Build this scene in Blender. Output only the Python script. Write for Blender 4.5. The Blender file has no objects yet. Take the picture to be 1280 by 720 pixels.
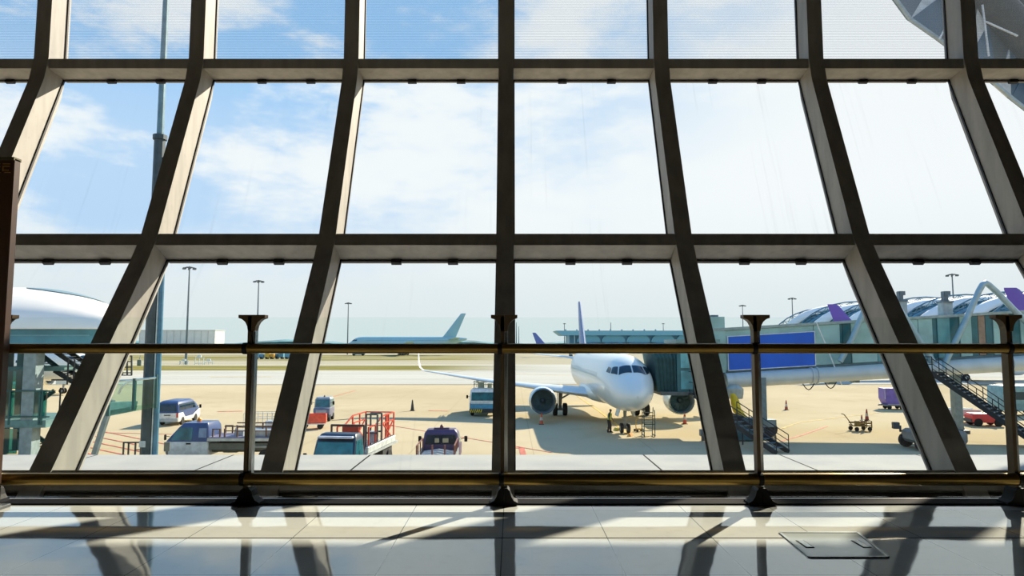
import bpy, bmesh, math, random
from mathutils import Vector, Matrix
R = math.radians
SC = bpy.context.scene
COL = SC.collection
F = 853.33
PITCH = math.atan(70 / F)
CP, SP = math.cos(PITCH), math.sin(PITCH)
CAMZ = 1.0
G = -5.6                       # apron level below the hall floor
random.seed(7)

# ------------------------------------------------------------ camera
cam_d = bpy.data.cameras.new('camera'); cam = bpy.data.objects.new('camera', cam_d); COL.objects.link(cam)
cam.location = (0, 0, CAMZ); cam.rotation_euler = (R(90) + PITCH, 0, 0)
cam_d.sensor_width = 36; cam_d.lens = 24; cam_d.clip_end = 9000; cam_d.clip_start = 0.05
SC.camera = cam
SC.view_settings.view_transform = 'Standard'; SC.view_settings.look = 'None'
SC.view_settings.gamma = 1; SC.view_settings.exposure = 0; SC.view_settings.use_curve_mapping = False
SC.cycles.transparent_max_bounces = 32
SC.cycles.max_bounces = 10
SC.cycles.sample_clamp_indirect = 8
SC.cycles.caustics_reflective = False; SC.cycles.caustics_refractive = False

def ray(px, py):
    u = (px - 640) / F; v = (360 - py) / F
    return Vector((u, CP - v * SP, SP + v * CP))
def gp(px, py, z=G):            # point of the level z seen at a pixel
    d = ray(px, py); t = (z - CAMZ) / d.z
    return Vector((0, 0, CAMZ)) + d * t
def at(px, py, Y):              # point at the distance Y seen at a pixel
    d = ray(px, py); t = Y / d.y
    return Vector((0, 0, CAMZ)) + d * t

# ------------------------------------------------------------ mesh helper
def basis(d, up=Vector((0, 0, 1))):
    d = d.normalized()
    if abs(d.dot(up)) > .99: up = Vector((0, 1, 0)) if abs(d.y) < .9 else Vector((1, 0, 0))
    x = d.cross(up).normalized(); y = x.cross(d).normalized()
    return x, y
class MB:
    def __init__(s): s.bm = bmesh.new()
    def poly(s, pts):
        vs = [s.bm.verts.new(p) for p in pts]
        return s.bm.faces.new(vs)
    def loft(s, rings, cap=True, closed=True):
        rv = [[s.bm.verts.new(p) for p in r] for r in rings]
        n = len(rv[0])
        for a, b in zip(rv, rv[1:]):
            for i in range(n if closed else n - 1):
                j = (i + 1) % n
                s.bm.faces.new((a[i], a[j], b[j], b[i]))
        if cap:
            s.bm.faces.new(rv[0]); s.bm.faces.new(rv[-1])
        return s
    def box(s, c, d, rz=0, bev=0, m=None):
        c = Vector(c); h = Vector(d) / 2
        M = m or Matrix.Rotation(rz, 3, 'Z')
        if bev:
            b = min(bev, h.x * .9, h.y * .9, h.z * .9)
            rings = []
            for z, k in ((-h.z, b), (-h.z + b, 0), (h.z - b, 0), (h.z, b)):
                X, Y = h.x - k, h.y - k
                rings.append([c + M @ Vector(p) for p in ((-X + b - (k and b * .5), -Y, z), (X - b + (k and b * .5), -Y, z), (X, -Y + b - (k and b * .5), z), (X, Y - b + (k and b * .5), z),
                              (X - b + (k and b * .5), Y, z), (-X + b - (k and b * .5), Y, z), (-X, Y - b + (k and b * .5), z), (-X, -Y + b - (k and b * .5), z))])
            return s.loft(rings)
        q = [Vector((x, y, z)) for z in (-h.z, h.z) for x, y in ((-h.x, -h.y), (h.x, -h.y), (h.x, h.y), (-h.x, h.y))]
        q = [c + M @ p for p in q]
        return s.loft([q[:4], q[4:]])
    def bar(s, a, b, w, h=None):
        a = Vector(a); b = Vector(b); h = h or w
        x, y = basis(b - a)
        rg = lambda p: [p + x * (i * w / 2) + y * (j * h / 2) for i, j in ((-1, -1), (1, -1), (1, 1), (-1, 1))]
        return s.loft([rg(a), rg(b)])
    def cyl(s, a, b, r0, r1=None, n=12, cap=True):
        a = Vector(a); b = Vector(b); r1 = r0 if r1 is None else r1
        x, y = basis(b - a)
        rg = lambda p, r: [p + (x * math.cos(2 * math.pi * i / n) + y * math.sin(2 * math.pi * i / n)) * r for i in range(n)]
        return s.loft([rg(a, r0), rg(b, r1)], cap)
    def tube(s, pts, r, n=8, cap=True):
        pts = [Vector(p) for p in pts]; rings = []
        x = None
        for i, p in enumerate(pts):
            d = (pts[min(i + 1, len(pts) - 1)] - pts[max(i - 1, 0)]).normalized()
            if x is None: x, y = basis(d)
            else:
                x = (x - d * x.dot(d)).normalized(); y = x.cross(d)
            rr = r[i] if isinstance(r, (list, tuple)) else r
            rings.append([p + (x * math.cos(2 * math.pi * k / n) + y * math.sin(2 * math.pi * k / n)) * rr for k in range(n)])
        return s.loft(rings, cap)
    def lathe(s, prof, c=(0, 0, 0), axis='Z', n=16):     # prof: (radius, along)
        c = Vector(c); rings = []
        for r, t in prof:
            ring = []
            for k in range(n):
                a = 2 * math.pi * k / n; p = (r * math.cos(a), r * math.sin(a))
                ring.append(c + (Vector((p[0], p[1], t)) if axis == 'Z' else Vector((p[0], t, p[1])) if axis == 'Y' else Vector((t, p[0], p[1]))))
            rings.append(ring)
        return s.loft(rings)
    def prism(s, pts, vec):
        vec = Vector(vec)
        return s.loft([[Vector(p) for p in pts], [Vector(p) + vec for p in pts]])
    def grid(s, fn, nu, nv):
        vs = [[s.bm.verts.new(fn(i / nu, j / nv)) for j in range(nv + 1)] for i in range(nu + 1)]
        for i in range(nu):
            for j in range(nv):
                s.bm.faces.new((vs[i][j], vs[i + 1][j], vs[i + 1][j + 1], vs[i][j + 1]))
        return s
    def sphere(s, c, r, n=10, sc=(1, 1, 1)):
        c = Vector(c); k = n // 2 + 1
        return s.lathe_sc([(max(1e-3, math.sin(math.pi * i / k)) * r, -math.cos(math.pi * i / k) * r) for i in range(k + 1)], c, n, sc)
    def lathe_sc(s, prof, c, n, sc):
        rings = [[c + Vector((q * math.cos(2 * math.pi * k / n) * sc[0], q * math.sin(2 * math.pi * k / n) * sc[1], t * sc[2])) for k in range(n)] for q, t in prof]
        return s.loft(rings)
    def build(s, name, m, parent=None, smooth=None, world=False, solid=0, kind=None):
        bm = s.bm
        bmesh.ops.recalc_face_normals(bm, faces=bm.faces)
        if world and parent:
            o3 = parent_world(parent)
            for v in bm.verts: v.co = v.co - o3
        me = bpy.data.meshes.new(name); bm.to_mesh(me); bm.free()
        me.materials.append(m)
        if smooth is not None:
            for p in me.polygons: p.use_smooth = True
            me.set_sharp_from_angle(angle=R(smooth))
        o = bpy.data.objects.new(name, me); COL.objects.link(o)
        if parent: o.parent = parent
        if solid:
            md = o.modifiers.new('thickness', 'SOLIDIFY'); md.thickness = solid; md.offset = -1
        if kind: o['kind'] = kind
        return o
def parent_world(p):
    v = Vector(p.location)
    while p.parent: p = p.parent; v = v + Vector(p.location)
    return v
def tag(o, label, cat, group=None):
    o['label'] = label; o['category'] = cat
    if group: o['group'] = group
    return o
def thing(name, label, cat, loc=(0, 0, 0), rz=0, group=None):
    o = bpy.data.objects.new(name, None); COL.objects.link(o)
    o.empty_display_size = .3
    o.location = loc; o.rotation_euler = (0, 0, rz)
    return tag(o, label, cat, group)
def dup(root, label=None, loc=None, rz=None, parent=None):
    c = root.copy(); COL.objects.link(c)
    if parent: c.parent = parent
    if loc is not None: c.location = loc
    if rz is not None: c.rotation_euler = (0, 0, rz)
    if label: c['label'] = label
    for ch in [o for o in COL.objects if o.parent == root]: dup(ch, parent=c)
    return c

# ------------------------------------------------------------ materials
def lin(c):
    return tuple(((v / 255) / 12.92 if v / 255 <= .04045 else ((v / 255 + .055) / 1.055) ** 2.4) for v in c[:3]) + (1,)
class NT:
    def __init__(s, tree):
        s.t = tree; tree.nodes.clear()
    def n(s, typ, **kw):
        nd = s.t.nodes.new(typ)
        for k, v in kw.items(): setattr(nd, k, v)
        return nd
    def put(s, sock, v):
        if isinstance(v, bpy.types.NodeSocket): s.t.links.new(v, sock)
        elif v is not None: sock.default_value = v
    def math(s, op, a, b=None, c=None, clamp=False):
        nd = s.n('ShaderNodeMath', operation=op); nd.use_clamp = clamp
        for i, v in enumerate((a, b, c)):
            if v is not None: s.put(nd.inputs[i], v)
        return nd.outputs[0]
    def mix(s, f, a, b, blend='MIX'):
        nd = s.n('ShaderNodeMix', data_type='RGBA', blend_type=blend)
        s.put(nd.inputs[0], f); s.put(nd.inputs[6], a); s.put(nd.inputs[7], b)
        return nd.outputs[2]
    def noise(s, vec, scale, detail=3, rough=.55):
        nd = s.n('ShaderNodeTexNoise'); s.put(nd.inputs['Vector'], vec)
        nd.inputs['Scale'].default_value = scale; nd.inputs['Detail'].default_value = detail; nd.inputs['Roughness'].default_value = rough
        return nd.outputs[0]
    def step(s, x, a, b):       # smooth ramp 0..1 between a and b
        nd = s.n('ShaderNodeMapRange', interpolation_type='SMOOTHSTEP')
        s.put(nd.inputs[0], x); nd.inputs[1].default_value = a; nd.inputs[2].default_value = b
        nd.inputs[3].default_value = 0; nd.inputs[4].default_value = 1
        return nd.outputs[0]
    def sep(s, v):
        nd = s.n('ShaderNodeSeparateXYZ'); s.put(nd.inputs[0], v); return nd.outputs
    def scalev(s, v, sc):
        nd = s.n('ShaderNodeVectorMath', operation='MULTIPLY'); s.put(nd.inputs[0], v); nd.inputs[1].default_value = sc
        return nd.outputs[0]
    def line(s, x, period, x0, w):   # 1 on lines of width w every period
        a = s.math('SUBTRACT', x, x0); a = s.math('DIVIDE', a, period); a = s.math('ADD', a, .5)
        a = s.math('FRACT', a); a = s.math('SUBTRACT', a, .5); a = s.math('ABSOLUTE', a)
        return s.math('LESS_THAN', a, w / period / 2)
    def bsdf(s, col, rough=.5, metal=0, spec=.5, bump=None, bstr=.2, bdist=.02, coat=0):
        b = s.n('ShaderNodeBsdfPrincipled')
        s.put(b.inputs['Base Color'], col); s.put(b.inputs['Roughness'], rough); s.put(b.inputs['Metallic'], metal)
        s.put(b.inputs['Specular IOR Level'], spec); s.put(b.inputs['Coat Weight'], coat)
        if bump is not None:
            k = s.n('ShaderNodeBump'); s.put(k.inputs['Height'], bump); k.inputs['Strength'].default_value = bstr; k.inputs['Distance'].default_value = bdist
            s.t.links.new(k.outputs[0], b.inputs['Normal'])
        return b.outputs[0]
    def out(s, sh):
        o = s.n('ShaderNodeOutputMaterial'); s.t.links.new(sh, o.inputs[0])
def newmat(name):
    m = bpy.data.materials.new(name); m.use_nodes = True
    return m, NT(m.node_tree)
_mc = {}
def M(c, rough=.5, metal=0, var=.12, scale=3., spec=.5, coat=0):
    """painted / plain material: a colour with procedural mottling"""
    key = (tuple(c), rough, metal, var, scale, spec, coat)
    if key in _mc: return _mc[key]
    m, t = newmat('mat_%d_%d_%d' % tuple(c[:3]))
    tc = t.n('ShaderNodeTexCoord').outputs['Object']
    nz = t.noise(tc, scale, 4)
    a = lin(c); d = tuple(v * (1 - var * 1.6) for v in a[:3]) + (1,); e = tuple(min(1, v * (1 + var)) for v in a[:3]) + (1,)
    t.out(t.bsdf(t.mix(t.step(nz, .3, .7), d, e), rough, metal, spec, coat=coat))
    _mc[key] = m
    return m
def glass(name, tint, refl=.04, frit=False, rough=0.0, streak=False):
    m, t = newmat(name)
    tr = t.n('ShaderNodeBsdfTransparent'); gl = t.n('ShaderNodeBsdfGlossy'); gl.inputs['Roughness'].default_value = rough
    col = lin(tint)
    tr.inputs[0].default_value = col
    if streak:     # runs of dried water down the pane
        tc = t.n('ShaderNodeTexCoord').outputs['Object']
        nz = t.noise(t.scalev(tc, (14, .25, .25)), 1, 3)
        nz2 = t.noise(t.scalev(tc, (1.3, .5, .5)), 1, 2)
        f = t.math('MULTIPLY', t.step(nz, .56, .72), t.step(nz2, .45, .65))
        t.put(tr.inputs[0], t.mix(t.math('MULTIPLY', f, .18), col, tuple(v * .8 for v in col[:3]) + (1,)))
    lw = t.n('ShaderNodeLayerWeight'); lw.inputs[0].default_value = .5
    f = t.math('POWER', lw.outputs['Facing'], 5.); f = t.math('MULTIPLY_ADD', f, .6, refl)
    ms = t.n('ShaderNodeMixShader'); t.put(ms.inputs[0], f); t.t.links.new(tr.outputs[0], ms.inputs[1]); t.t.links.new(gl.outputs[0], ms.inputs[2])
    sh = ms.outputs[0]
    if frit:       # printed ceramic lines across the glass
        tc = t.n('ShaderNodeTexCoord').outputs['Object']
        z = t.sep(tc)[2]
        ln = t.line(z, .024, 0, .009)
        df = t.n('ShaderNodeBsdfDiffuse'); df.inputs[0].default_value = lin((120, 132, 142))
        tl = t.n('ShaderNodeBsdfTranslucent'); tl.inputs[0].default_value = lin((120, 132, 142))
        m0 = t.n('ShaderNodeMixShader'); m0.inputs[0].default_value = .45
        t.t.links.new(df.outputs[0], m0.inputs[1]); t.t.links.new(tl.outputs[0], m0.inputs[2])
        m2 = t.n('ShaderNodeMixShader'); t.put(m2.inputs[0], t.math('MULTIPLY', ln, .3))
        t.t.links.new(sh, m2.inputs[1]); t.t.links.new(m0.outputs[0], m2.inputs[2]); sh = m2.outputs[0]
    t.out(sh)
    return m
def skin(col, L, rows, rough=.32, pane=(44, 58, 70)):
    m, t = newmat('airframe_skin')
    P = t.n('ShaderNodeTexCoord').outputs['Object']; x, y, z = t.sep(P)
    base = t.mix(t.step(t.noise(P, .4, 4), .3, .7), tuple(v * .95 for v in lin(col)[:3]) + (1,), lin(col))
    base = t.mix(t.math('MULTIPLY', t.line(x, 2.66, 0, .03), .18), base, lin((120, 126, 130)))
    mask = None
    for z0 in rows:
        k = t.math('LESS_THAN', t.math('ABSOLUTE', t.math('SUBTRACT', z, z0)), .17)
        mask = k if mask is None else t.math('MAXIMUM', mask, k)
    mask = t.math('MULTIPLY', mask, t.line(x, .533, 0, .24))
    mask = t.math('MULTIPLY', mask, t.math('LESS_THAN', x, -L * .16)); mask = t.math('MULTIPLY', mask, t.math('GREATER_THAN', x, -L * .84))
    base = t.mix(mask, base, lin(pane))
    t.out(t.bsdf(base, rough, .05, .5, coat=.3))
    return m
G_CLEAR = glass('facade_glass', (254, 254, 254), .012, streak=True)
G_FRIT = glass('fritted_glass', (254, 254, 255), .012, frit=True)
G_RAIL = glass('balustrade_glass', (251, 254, 253), .014)
G_TEAL = glass('teal_glass', (120, 190, 190), .12, rough=.05)
G_GREEN = glass('green_glass', (224, 242, 238), .1, rough=.05)
WIN = M((26, 44, 58), .08, 0, .3, 2, .8)            # vehicle glazing seen from outside
RUB = M((24, 24, 26), .8); BLK = M((10, 10, 11), .6, spec=.2); STEEL = M((150, 155, 160), .35, .8)
GREY = M((120, 124, 126), .5); LGREY = M((176, 180, 180), .5); DGREY = M((64, 68, 72), .55); WHT = M((228, 228, 224), .35)

# ------------------------------------------------------------ world: hazy tropical sky with thin cloud
w = bpy.data.worlds.new('sky'); SC.world = w; w.use_nodes = True
t = NT(w.node_tree)
d = t.n('ShaderNodeTexCoord').outputs['Generated']
x, y, z = t.sep(d)
blue = t.math('MULTIPLY_ADD', x, -1.15, .22); blue = t.math('MULTIPLY_ADD', z, .95, blue)
blue = t.math('MULTIPLY_ADD', t.step(y, .2, -.8), .35, blue)
cl = t.noise(t.scalev(d, (2.2, 2.2, 5.5)), 1.6, 7, .6)
cl2 = t.noise(t.scalev(d, (1.2, 1.2, 3.5)), 5.5, 5, .6)
cloud = t.step(t.math('MULTIPLY_ADD', cl2, .3, cl), .5, .82)
blue = t.math('MULTIPLY', blue, t.math('SUBTRACT', 1.12, cloud))
blue = t.math('MULTIPLY', blue, t.step(z, .0, .26))
blue = t.math('MULTIPLY', t.step(blue, 0.0, .75), t.math('MULTIPLY_ADD', t.step(z, .24, .42), .28, .58))
haze = t.step(z, .22, -.02)
whitec = t.mix(haze, lin((239, 245, 246)), lin((214, 226, 229)))
c = t.mix(blue, whitec, lin((120, 186, 240)))
c = t.mix(t.step(z, .46, .85), c, lin((96, 160, 232)))
c = t.mix(t.step(z, -.01, -.06), c, lin((150, 140, 120)))
bg = t.n('ShaderNodeBackground'); t.put(bg.inputs[0], c); bg.inputs[1].default_value = 1.1
o = t.n('ShaderNodeOutputWorld'); t.t.links.new(bg.outputs[0], o.inputs[0])
sun_d = bpy.data.lights.new('sun', 'SUN'); sun = bpy.data.objects.new('sun', sun_d); COL.objects.link(sun)
sun_d.energy = 10.0; sun_d.color = (1, .88, .7); sun_d.angle = R(.6)
SUNV = Vector((1.0, 1.318, 1.0)).normalized()
sun.rotation_euler = SUNV.to_track_quat('Z', 'Y').to_euler(); sun.location = (20, 30, 30)

# ------------------------------------------------------------ the hall
def struct(o, **kw):
    o['kind'] = 'structure'
    return o
XL, XR, YB, YE = -11.6, 11.6, -9.0, 4.50
m_floor, t = newmat('polished_tile')
P = t.n('ShaderNodeTexCoord').outputs['Object']; px, py, pz = t.sep(P)
j = t.math('MAXIMUM', t.line(px, .543, -.05, .005), t.line(py, 1.14, 3.06, .004))
jd = t.math('MULTIPLY', t.math('LESS_THAN', t.math('ABSOLUTE', t.math('SUBTRACT', py, 3.625)), .007), 1.0)
nz = t.noise(P, .9, 4); nz2 = t.noise(P, 14, 3)
base = t.mix(t.step(nz, .3, .7), lin((232, 232, 226)), lin((244, 244, 237)))
base = t.mix(t.math('MULTIPLY', t.step(nz2, .5, .8), .12), base, lin((150, 150, 140)))
base = t.mix(t.math('MULTIPLY', j, .75), base, lin((70, 90, 95)))
base = t.mix(jd, base, lin((18, 18, 18)))
wv = t.n('ShaderNodeBump'); t.put(wv.inputs['Height'], t.noise(P, 1.6, 2, .4)); wv.inputs['Strength'].default_value = .25; wv.inputs['Distance'].default_value = .012
df = t.n('ShaderNodeBsdfDiffuse'); t.put(df.inputs[0], base)
gl = t.n('ShaderNodeBsdfGlossy'); gl.inputs['Roughness'].default_value = .045
fr_ = t.n('ShaderNodeFresnel'); fr_.inputs[0].default_value = 1.6
for nd in (gl, fr_): t.t.links.new(wv.outputs[0], nd.inputs['Normal'])
ms = t.n('ShaderNodeMixShader'); t.put(ms.inputs[0], t.math('MULTIPLY_ADD', fr_.outputs[0], 1.0, .16, clamp=True))
t.t.links.new(df.outputs[0], ms.inputs[1]); t.t.links.new(gl.outputs[0], ms.inputs[2])
t.out(ms.outputs[0])
DARKW = M((54, 43, 30), .7, 0, .15, .6)
struct(MB().box(((XL + XR) / 2, (YB + YE) / 2, -.1), (XR - XL, YE - YB, .2)).build('floor', m_floor))
struct(MB().box((0, YB - .1, 3.6), (XR - XL + .4, .2, 9.4)).build('wall_back', DARKW))
for nm, xx in (('wall_left', XL - .1), ('wall_right', XR + .1)):
    struct(MB().box((xx, (YB + 10.3) / 2, 3.4), (.2, 10.3 - YB, 10)).build(nm, DARKW))
CEILZ = 8.3
struct(MB().box((0, (YB + 10.2) / 2, CEILZ + .12), (XR - XL + .4, 10.2 - YB + .2, .24)).build('ceiling', DARKW))

KF = (-3.02487876e-03, -3.43848670e-02, 7.79171121e-01, 6.95129682)
def yc(z): return ((KF[0] * z + KF[1]) * z + KF[2]) * z + KF[3]
KN = [(-2.2, yc(-2.2)), (-.36, yc(-.36)), (2.26, yc(2.26)), (4.98, yc(4.98)), (8.6, 9.62)]     # the facade is straight from transom to transom
def seg(z):
    for a, b in zip(KN, KN[1:]):
        if z < b[0]: return a, b
    return KN[-2], KN[-1]
def yf(z):
    a, b = seg(z); return a[1] + (b[1] - a[1]) * (z - a[0]) / (b[0] - a[0])
def nf(z):                          # outward normal of the facade, turning at the transoms
    v = Vector((0, 0, 0))
    for q in (-.12, 0, .12):
        a, b = seg(z + q); v += Vector((0, 1, -(b[1] - a[1]) / (b[0] - a[0]))).normalized()
    return v.normalized()
def zpix(py):                       # height on the facade seen at a pixel row
    a, b = -3., 9.
    for _ in range(50):
        m = (a + b) / 2; q = Vector((0, yf(m), m - CAMZ))
        row = 360 - F * (q.z * CP - q.y * SP) / (q.y * CP + q.z * SP)
        if row > py: a = m
        else: b = m
    return a
DEP = .42; MW = .215; SPAN = 2.25; MX0 = -.085
m_steel, t = newmat('facade_steel')
P = t.n('ShaderNodeTexCoord').outputs['Object']
nz = t.noise(t.scalev(P, (3, 3, .6)), 2, 5); nz2 = t.noise(P, 9, 4)
cc = t.mix(t.step(nz, .3, .75), lin((154, 153, 147)), lin((174, 172, 165)))
cc = t.mix(t.math('MULTIPLY', t.step(nz2, .55, .8), .25), cc, lin((122, 120, 108)))
t.out(t.bsdf(cc, .55, 0, .35))
GASK = M((16, 20, 28), .6)
ZB, ZT = zpix(613), CEILZ
def prof(z, k): return Vector((0, yf(z), z)) + nf(z) * k
n = 0
MULL = [MX0 + SPAN * k for k in range(-5, 6)]
for k, xm in enumerate(MULL):
    n += 1; mb = MB(); rings = []
    for i in range(29):
        z = -1.5 + (ZT + 1.5) * i / 28; a = prof(z, 0); b = prof(z, DEP)
        rings.append([a + Vector((xm - MW / 2, 0, 0)), a + Vector((xm + MW / 2, 0, 0)), b + Vector((xm + MW / 2, 0, 0)), b + Vector((xm - MW / 2, 0, 0))])
    mb.loft(rings)
    struct(mb.build('trim_%d' % n, m_steel, smooth=30))
TR = [(zpix(613), zpix(588)), (zpix(306.3), zpix(292)), (zpix(85), zpix(73)), (8.0, 8.25)]
for zb, zt in TR:
    n += 1; mb = MB(); nn = nf((zb + zt) / 2) * DEP
    a, b = prof(zb, 0), prof(zt, 0)
    for xa, xb in zip(MULL, MULL[1:]):
        x0, x1 = xa + MW / 2 + .002, xb - MW / 2 - .002
        mb.loft([[q + Vector((x, .012, 0)) for q in (a, b, b + nn, a + nn)] for x in (x0, x1)])
    struct(mb.build('trim_%d' % n, m_steel))
wn = 0
for r in range(3):
    z0, z1 = TR[r][1], TR[r + 1][0]
    nn0 = nf(sum(TR[r]) / 2) * (DEP - .05); nn1 = nf(sum(TR[r + 1]) / 2) * (DEP - .05)
    # glass runs at the outer side of the frame
    p0 = prof(TR[r][1], 0) + nn0; p1 = prof(TR[r + 1][0], 0) + nn1
    for k, (xa, xb) in enumerate(zip(MULL, MULL[1:])):
        wn += 1; x0, x1 = xa + MW / 2, xb - MW / 2
        def pt(u, v, off=0):
            zz = z0 + (z1 - z0) * v
            base = prof(zz, 0) + (nn0 * (1 - v) + nn1 * v)
            return base + nf(zz) * off + Vector((x0 + (x1 - x0) * u, 0, 0))
        mb = MB(); N = 8
        mb.loft([[pt(0, j / N), pt(1, j / N), pt(1, j / N, .02), pt(0, j / N, .02)] for j in range(N + 1)])
        wo = struct(mb.build('window_%d' % wn, G_FRIT if r == 2 else G_CLEAR, smooth=30))
        mb = MB(); q = .016
        for u0, u1 in ((0, q * .5), (1 - q * .5, 1)):
            mb.loft([[pt(u0, j / N, -.03), pt(u1, j / N, -.03), pt(u1, j / N, .0), pt(u0, j / N, .0)] for j in range(N + 1)])
        qa = .02 / (z1 - z0)
        for v0, v1 in ((0, qa), (1 - qa, 1)):
            mb.loft([[pt(u, v0, -.035), pt(u, v1, -.035), pt(u, v1, 0), pt(u, v0, 0)] for u in (0, 1)])
        mb.build('gasket', GASK, wo)
        if r < 2:
            for u in (.36, .72):
                MB().loft([[pt(uu, v0, -.05), pt(uu, v1, -.05), pt(uu, v1, 0), pt(uu, v0, 0)] for v0, v1 in ((1 - qa * 2.6, 1),) for uu in (u - .032, u + .032)]).build('glazing_clip', GASK, wo)
# base of the facade and the trough in front of it
ZF = -1.25
n += 1; struct(MB().box((0, 5.6, ZF - .1), (XR - XL, 2.5, .2)).build('trim_%d' % n, M((30, 28, 24), .8)))
n += 1; struct(MB().box((0, YE - .03, (ZF - .2) / 2 - .12), (XR - XL, .1, 1.1)).build('trim_%d' % n, M((30, 28, 24), .8)))
n += 1
a, b = prof(ZB, .05), prof(-1.5, .05)
struct(MB().prism([Vector((XL, 0, 0)) + q for q in (a, b, b + Vector((0, .3, 0)), a + Vector((0, .3, 0)))], (XR - XL, 0, 0)).build('trim_%d' % n, M((36, 32, 26), .7)))
n += 1; struct(MB().box((0, YE - .006, .003), (XR - XL, .012, .014)).build('trim_%d' % n, M((225, 228, 230), .25, .6)))
n += 1; struct(MB().box((0, YE - .09, .003), (XR - XL, .12, .012)).build('trim_%d' % n, M((12, 14, 18), .85, spec=.1)))
# concrete roof ledge outside the glass
m_ledge, t = newmat('ledge_concrete')
P = t.n('ShaderNodeTexCoord').outputs['Object']
cc = t.mix(t.step(t.noise(P, 1.2, 5), .3, .7), lin((164, 167, 170)), lin((178, 179, 178)))
cc = t.mix(t.line(t.sep(P)[0], SPAN, MX0, .03), cc, lin((30, 30, 32)))
t.out(t.bsdf(cc, .95, 0, .1))
ZL = 1 - 1.82
yl0 = 7.15; yl1 = gp(640, 568.5, ZL).y
struct(MB().box((0, (yl0 + yl1) / 2, ZL - .2), (60, yl1 - yl0, .4)).build('trim_ledge', m_ledge)).name = 'trim_%d' % (n + 1)
n += 1
# blind wall above the top row of glass
n += 1; struct(MB().box((0, 10.2, 10.5), (26, .5, 4.2)).build('trim_%d' % n, M((150, 150, 146), .7)))

# ------------------------------------------------------------ ground
m_ap, t = newmat('apron')
P = t.n('ShaderNodeTexCoord').outputs['Object']; px, py, pz = t.sep(P)
n1 = t.noise(P, .035, 6); n2 = t.noise(P, .4, 5); n3 = t.noise(t.scalev(P, (.012, .08, 1)), 1, 5)
conc = t.mix(t.step(n1, .35, .65), lin((182, 166, 136)), lin((193, 177, 148)))
conc = t.mix(t.math('MULTIPLY', t.step(n2, .5, .75), .25), conc, lin((152, 135, 105)))
jl = t.math('MAXIMUM', t.line(px, 7.5, 1.3, .06), t.line(py, 7.5, 2.0, .06))
jl = t.math('MULTIPLY', jl, t.step(py, 150, 90))
conc = t.mix(t.math('MULTIPLY', jl, .28), conc, lin((120, 104, 80)))
twy = t.mix(t.step(n3, .3, .7), lin((178, 174, 165)), lin((192, 188, 179)))
gr = t.mix(t.step(t.noise(t.scalev(P, (.03, .25, 1)), 1, 5), .35, .65), lin((111, 107, 61)), lin((152, 141, 93)))
def band(a, b, s=2.5):
    return t.math('MULTIPLY', t.step(py, a - s, a + s), t.step(py, b + s, b - s))
c = t.mix(t.step(py, 111.6, 112.4), conc, twy)
c = t.mix(t.math('MULTIPLY', band(111.2, 113.2, .3), .6), c, lin((90, 86, 76)))
left = t.step(px, 18, -30)
c = t.mix(t.math('MULTIPLY', band(172, 212), left), c, gr)
pale = t.mix(t.step(n3, .3, .7), lin((168, 160, 139)), lin((181, 172, 152)))
c = t.mix(t.step(py, 215, 222), c, pale)
c = t.mix(t.math('MULTIPLY', t.math('MULTIPLY', band(268, 420, 12), left), t.step(n3, .35, .55)), c, gr)
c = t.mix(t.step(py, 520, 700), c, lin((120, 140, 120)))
t.out(t.bsdf(c, 1.0, 0, 0))
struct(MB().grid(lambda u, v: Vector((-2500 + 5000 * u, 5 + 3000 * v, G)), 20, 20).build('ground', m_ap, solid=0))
def strip(name, pix, wd, m, z=.02):
    pts = [gp(*p) for p in pix]; mb = MB()
    for a, b in zip(pts, pts[1:]):
        dd = (b - a).normalized(); nn = Vector((-dd.y, dd.x, 0)) * wd / 2; up = Vector((0, 0, z))
        mb.prism([a - nn, a + nn, b + nn, b - nn], up)
    return struct(mb.build(name, m))
RED = M((196, 96, 76), .8, 0, .3, 2); YEL = M((206, 168, 84), .8, 0, .3, 2)
mk = [([(96, 541), (170, 556)], .13, RED), ([(100, 549), (215, 573)], .13, RED), ([(100, 557), (190, 576)], .13, RED), ([(96, 564), (150, 576)], .13, RED),
      ([(132, 540), (215, 557)], .13, RED), ([(90, 536), (128, 541), (215, 543)], .1, RED),
      ([(975, 552), (1000, 545), (1034, 533)], .14, RED), ([(272, 514.5), (303, 514)], .5, RED), ([(536, 513.5), (560, 514)], .35, RED),
      ([(407, 499), (430, 492), (445, 488)], .14, RED), ([(470, 529), (616, 553), (690, 566)], .1, RED), ([(640, 560), (652, 560), (655, 572)], .35, RED),
      ([(700, 480), (713, 489), (749, 514), (768, 529), (786, 544)], .22, YEL), ([(640, 467.5), (713, 469)], .7, YEL), ([(262, 471.5), (340, 471)], 1.0, YEL),
      ([(560, 466), (640, 455.5)], .6, M((150, 140, 120), .8)), ([(950, 545), (1000, 528), (1130, 512)], .12, YEL)]
for pix, wd, m in mk: n += 1; strip('trim_%d' % n, pix, wd, m)

# far tree line, with depth
mb = MB(); rings = []
for i in range(121):
    X = -2400 + 4800 * i / 120; h = 9 + 5 * random.random() + 4 * math.sin(i * .7)
    Y = 1500 + 60 * math.sin(i * .31)
    rings.append([Vector((X, Y, G)), Vector((X, Y - 10, G + h * .7)), Vector((X, Y + 20, G + h)), Vector((X, Y + 120, G + h * .8)), Vector((X, Y + 160, G))])
mb.loft(rings); tl = mb.build('tree_line', M((96, 140, 146), .9, 0, .3, .02), smooth=60); tl['kind'] = 'structure'  # distance haze is put into the blue-green colour of the trees
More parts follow.
